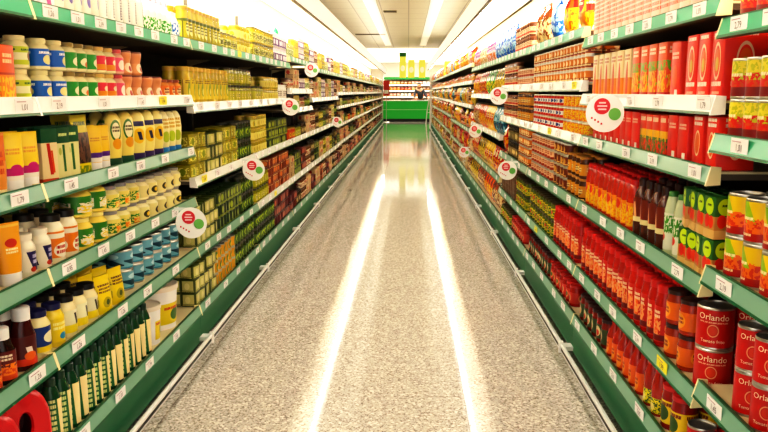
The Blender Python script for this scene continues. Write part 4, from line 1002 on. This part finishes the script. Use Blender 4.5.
# ------------------------------------------------------------------ person behind the counter
def skin(name, pts, edges, rad, m, parent=None, loc=(0, 0, 0)):
    me = bpy.data.meshes.new(name); me.from_pydata(pts, edges, []); me.materials.append(m)
    o = bpy.data.objects.new(name, me); C.objects.link(o); o.location = loc
    if parent: o.parent = parent
    md = o.modifiers.new('skin', 'SKIN'); md.use_smooth_shade = True
    for i, r in enumerate(rad): me.skin_vertices[0].data[i].radius = (r, r) if not isinstance(r, tuple) else r
    me.skin_vertices[0].data[0].use_root = True
    s = o.modifiers.new('sub', 'SUBSURF'); s.levels = 2; s.render_levels = 2
    return o
sk = mat('skin', 'c98f6c', .5)
cloth = mat('slate shirt', '34363e', .8); trous = mat('dark trousers', '22222a', .8); hairm = mat('dark hair', '1f140e', .7)
pts = [(0, 0, .92), (0, 0, 1.05), (-.01, -.03, 1.2), (-.03, -.05, 1.34), (-.05, -.07, 1.42), (-.06, -.09, 1.49), (-.07, -.10, 1.58), (-.07, -.11, 1.63),
       (.12, -.04, 1.35), (.22, -.12, 1.14), (.34, -.28, .98), (.40, -.34, .955),
       (-.2, -.06, 1.34), (-.27, -.12, 1.12), (-.22, -.3, .99), (-.18, -.36, .96),
       (.09, 0, .86), (.10, -.03, .48), (.11, 0, .09), (.12, -.13, .04), (-.09, 0, .86), (-.10, -.03, .48), (-.11, 0, .09), (-.12, -.13, .04)]
ed = [(0, 1), (1, 2), (2, 3), (3, 4), (4, 5), (5, 6), (6, 7), (3, 8), (8, 9), (9, 10), (10, 11), (3, 12), (12, 13), (13, 14), (14, 15), (0, 16), (16, 17), (17, 18), (18, 19), (0, 20), (20, 21), (21, 22), (22, 23)]
rad = [.13, .12, .135, .12, .06, .07, .095, .07, .06, .048, .034, .03, .06, .048, .034, .03, .09, .06, .045, .035, .09, .06, .045, .035]
person = skin('person', pts, ed, rad, sk, loc=(.54, 34.85, 0))
tag(person, 'person in dark slate shirt leaning over the green counter', 'person')
cp = [p for p in pts[:4]] + [pts[8], pts[9], (.31, -.24, 1.02), pts[12], pts[13], (-.235, -.25, 1.02)]
skin('shirt', cp, [(0, 1), (1, 2), (2, 3), (3, 4), (4, 5), (5, 6), (3, 7), (7, 8), (8, 9)], [.145, .135, .15, .135, .075, .062, .05, .075, .062, .05], cloth, person)
skin('trousers', [(0, 0, .93), (.09, 0, .86), (.10, -.03, .48), (.11, 0, .1), (-.09, 0, .86), (-.10, -.03, .48), (-.11, 0, .1)], [(0, 1), (1, 2), (2, 3), (0, 4), (4, 5), (5, 6)], [.14, .1, .072, .06, .1, .072, .06], trous, person)
skin('hair', [(-.07, -.065, 1.54), (-.065, -.07, 1.62), (-.07, -.085, 1.68)], [(0, 1), (1, 2)], [.095, .105, .085], hairm, person)
for sgn, (hx, hy, hz) in ((1, (.40, -.34, .955)), (-1, (-.18, -.36, .96))):
    hand = MB()
    hand.loft([(0, .012, .03), (.02, .015, .042), (.07, .013, .045), (.09, .011, .04)], sk, 10)
    for f, (fy, L) in enumerate(((-.032, .065), (-.011, .075), (.011, .07), (.032, .055))): hand.tube([(0, fy, .08), (.004, fy, .08+L*.5), (-.004, fy*1.1, .08+L)], .009, sk, 6, [.009, .0085, .006])
    hand.tube([(0, -.038, .03), (-.006, -.062, .055), (-.01, -.068, .085)], .01, sk, 6, [.011, .010, .007])
    rot = Matrix.Rotation(math.radians(88), 4, 'X')
    vs = [rot @ Vector(p) for p in hand.v]; rot2 = Matrix.Rotation(math.radians(90), 4, 'Y')
    hand.v = [(p[2] if False else p[0]*0+p[2]*0+p[0], p[1], p[2]) for p in vs]
    # lay palm down: swap thickness and width
    hand.v = [(q[2]*.98, q[1], q[0]*.9) for q in hand.v]
    o = link('hand', hand.mesh('hand'), person, (hx, hy, hz-.012))

# white end panels closing the two rows
for nm, x0, x1, y, top in (('left', -1.45, -.99, 30.99, H+.9), ('right', .72, 1.24, 26.36, H+.9)):
    root = link('end_panel', None, None, ((x0+x1)/2, y, 0)); tag(root, f"tall white panel closing the far end of the {nm} row of shelves", 'panel')
    hw_ = (x1-x0)/2
    link('board', MB().box(-hw_, hw_, 0, .04, .03, top, mat('end panel white', 'f6f1e8', .5)).mesh('board', False), root)
    link('kick_strip', MB().box(-hw_, hw_, -.004, .044, 0, .03, plinthg).mesh('kick_strip', False), root)
# ------------------------------------------------------------------ extra shop pieces
root = link('display_card', None, None, (.95, 17.0, H+.385)); root['label'] = 'yellow green display card above the right top shelf, far bays'; root['category'] = 'sign'
link('card', MB().box(-.18, .2, 0, .02, -.02, .27, mat('display yellow', 'cfcf1c', .5)).mesh('card', False), root)
link('foot', MB().box(-.18, .2, 0, .06, -.032, -.02, mat('display yellow', 'cfcf1c', .5)).mesh('foot', False), root)

# ------------------------------------------------------------------ light and camera
def area(name, loc, rot, sx_, sy_, e_, col_=(1, .94, .84)):
    L = bpy.data.lights.new(name, 'AREA'); L.shape = 'RECTANGLE'; L.size = sx_; L.size_y = sy_; L.energy = e_; L.color = col_
    o = bpy.data.objects.new(name, L); C.objects.link(o); o.location = loc; o.rotation_euler = rot; return o
area('rear_shop_light', (0, 35.2, H+1.7), (0, 0, 0), 3.5, 2.5, 260)
w = bpy.data.worlds.new('world'); bpy.context.scene.world = w; w.use_nodes = True
w.node_tree.nodes['Background'].inputs[0].default_value = (1, .95, .88, 1); w.node_tree.nodes['Background'].inputs[1].default_value = 1.15
cam = bpy.data.cameras.new('camera'); cam.sensor_width = 36; cam.lens = F/768*36; cam.clip_end = 200
co = bpy.data.objects.new('camera', cam); C.objects.link(co); co.location = (0, 0, H)
co.rotation_euler = (pi/2-PITCH, 0, YAW)
bpy.context.scene.camera = co
bpy.context.scene.view_settings.view_transform = 'Standard'
bpy.context.scene.view_settings.exposure = 0.0

vs = bpy.context.scene.view_settings
vs.exposure = .32
vs.use_curve_mapping = True
cv = vs.curve_mapping.curves[3]
for p_ in ((.06, .036), (.25, .25), (.6, .68)): cv.points.new(*p_)
vs.curve_mapping.update()
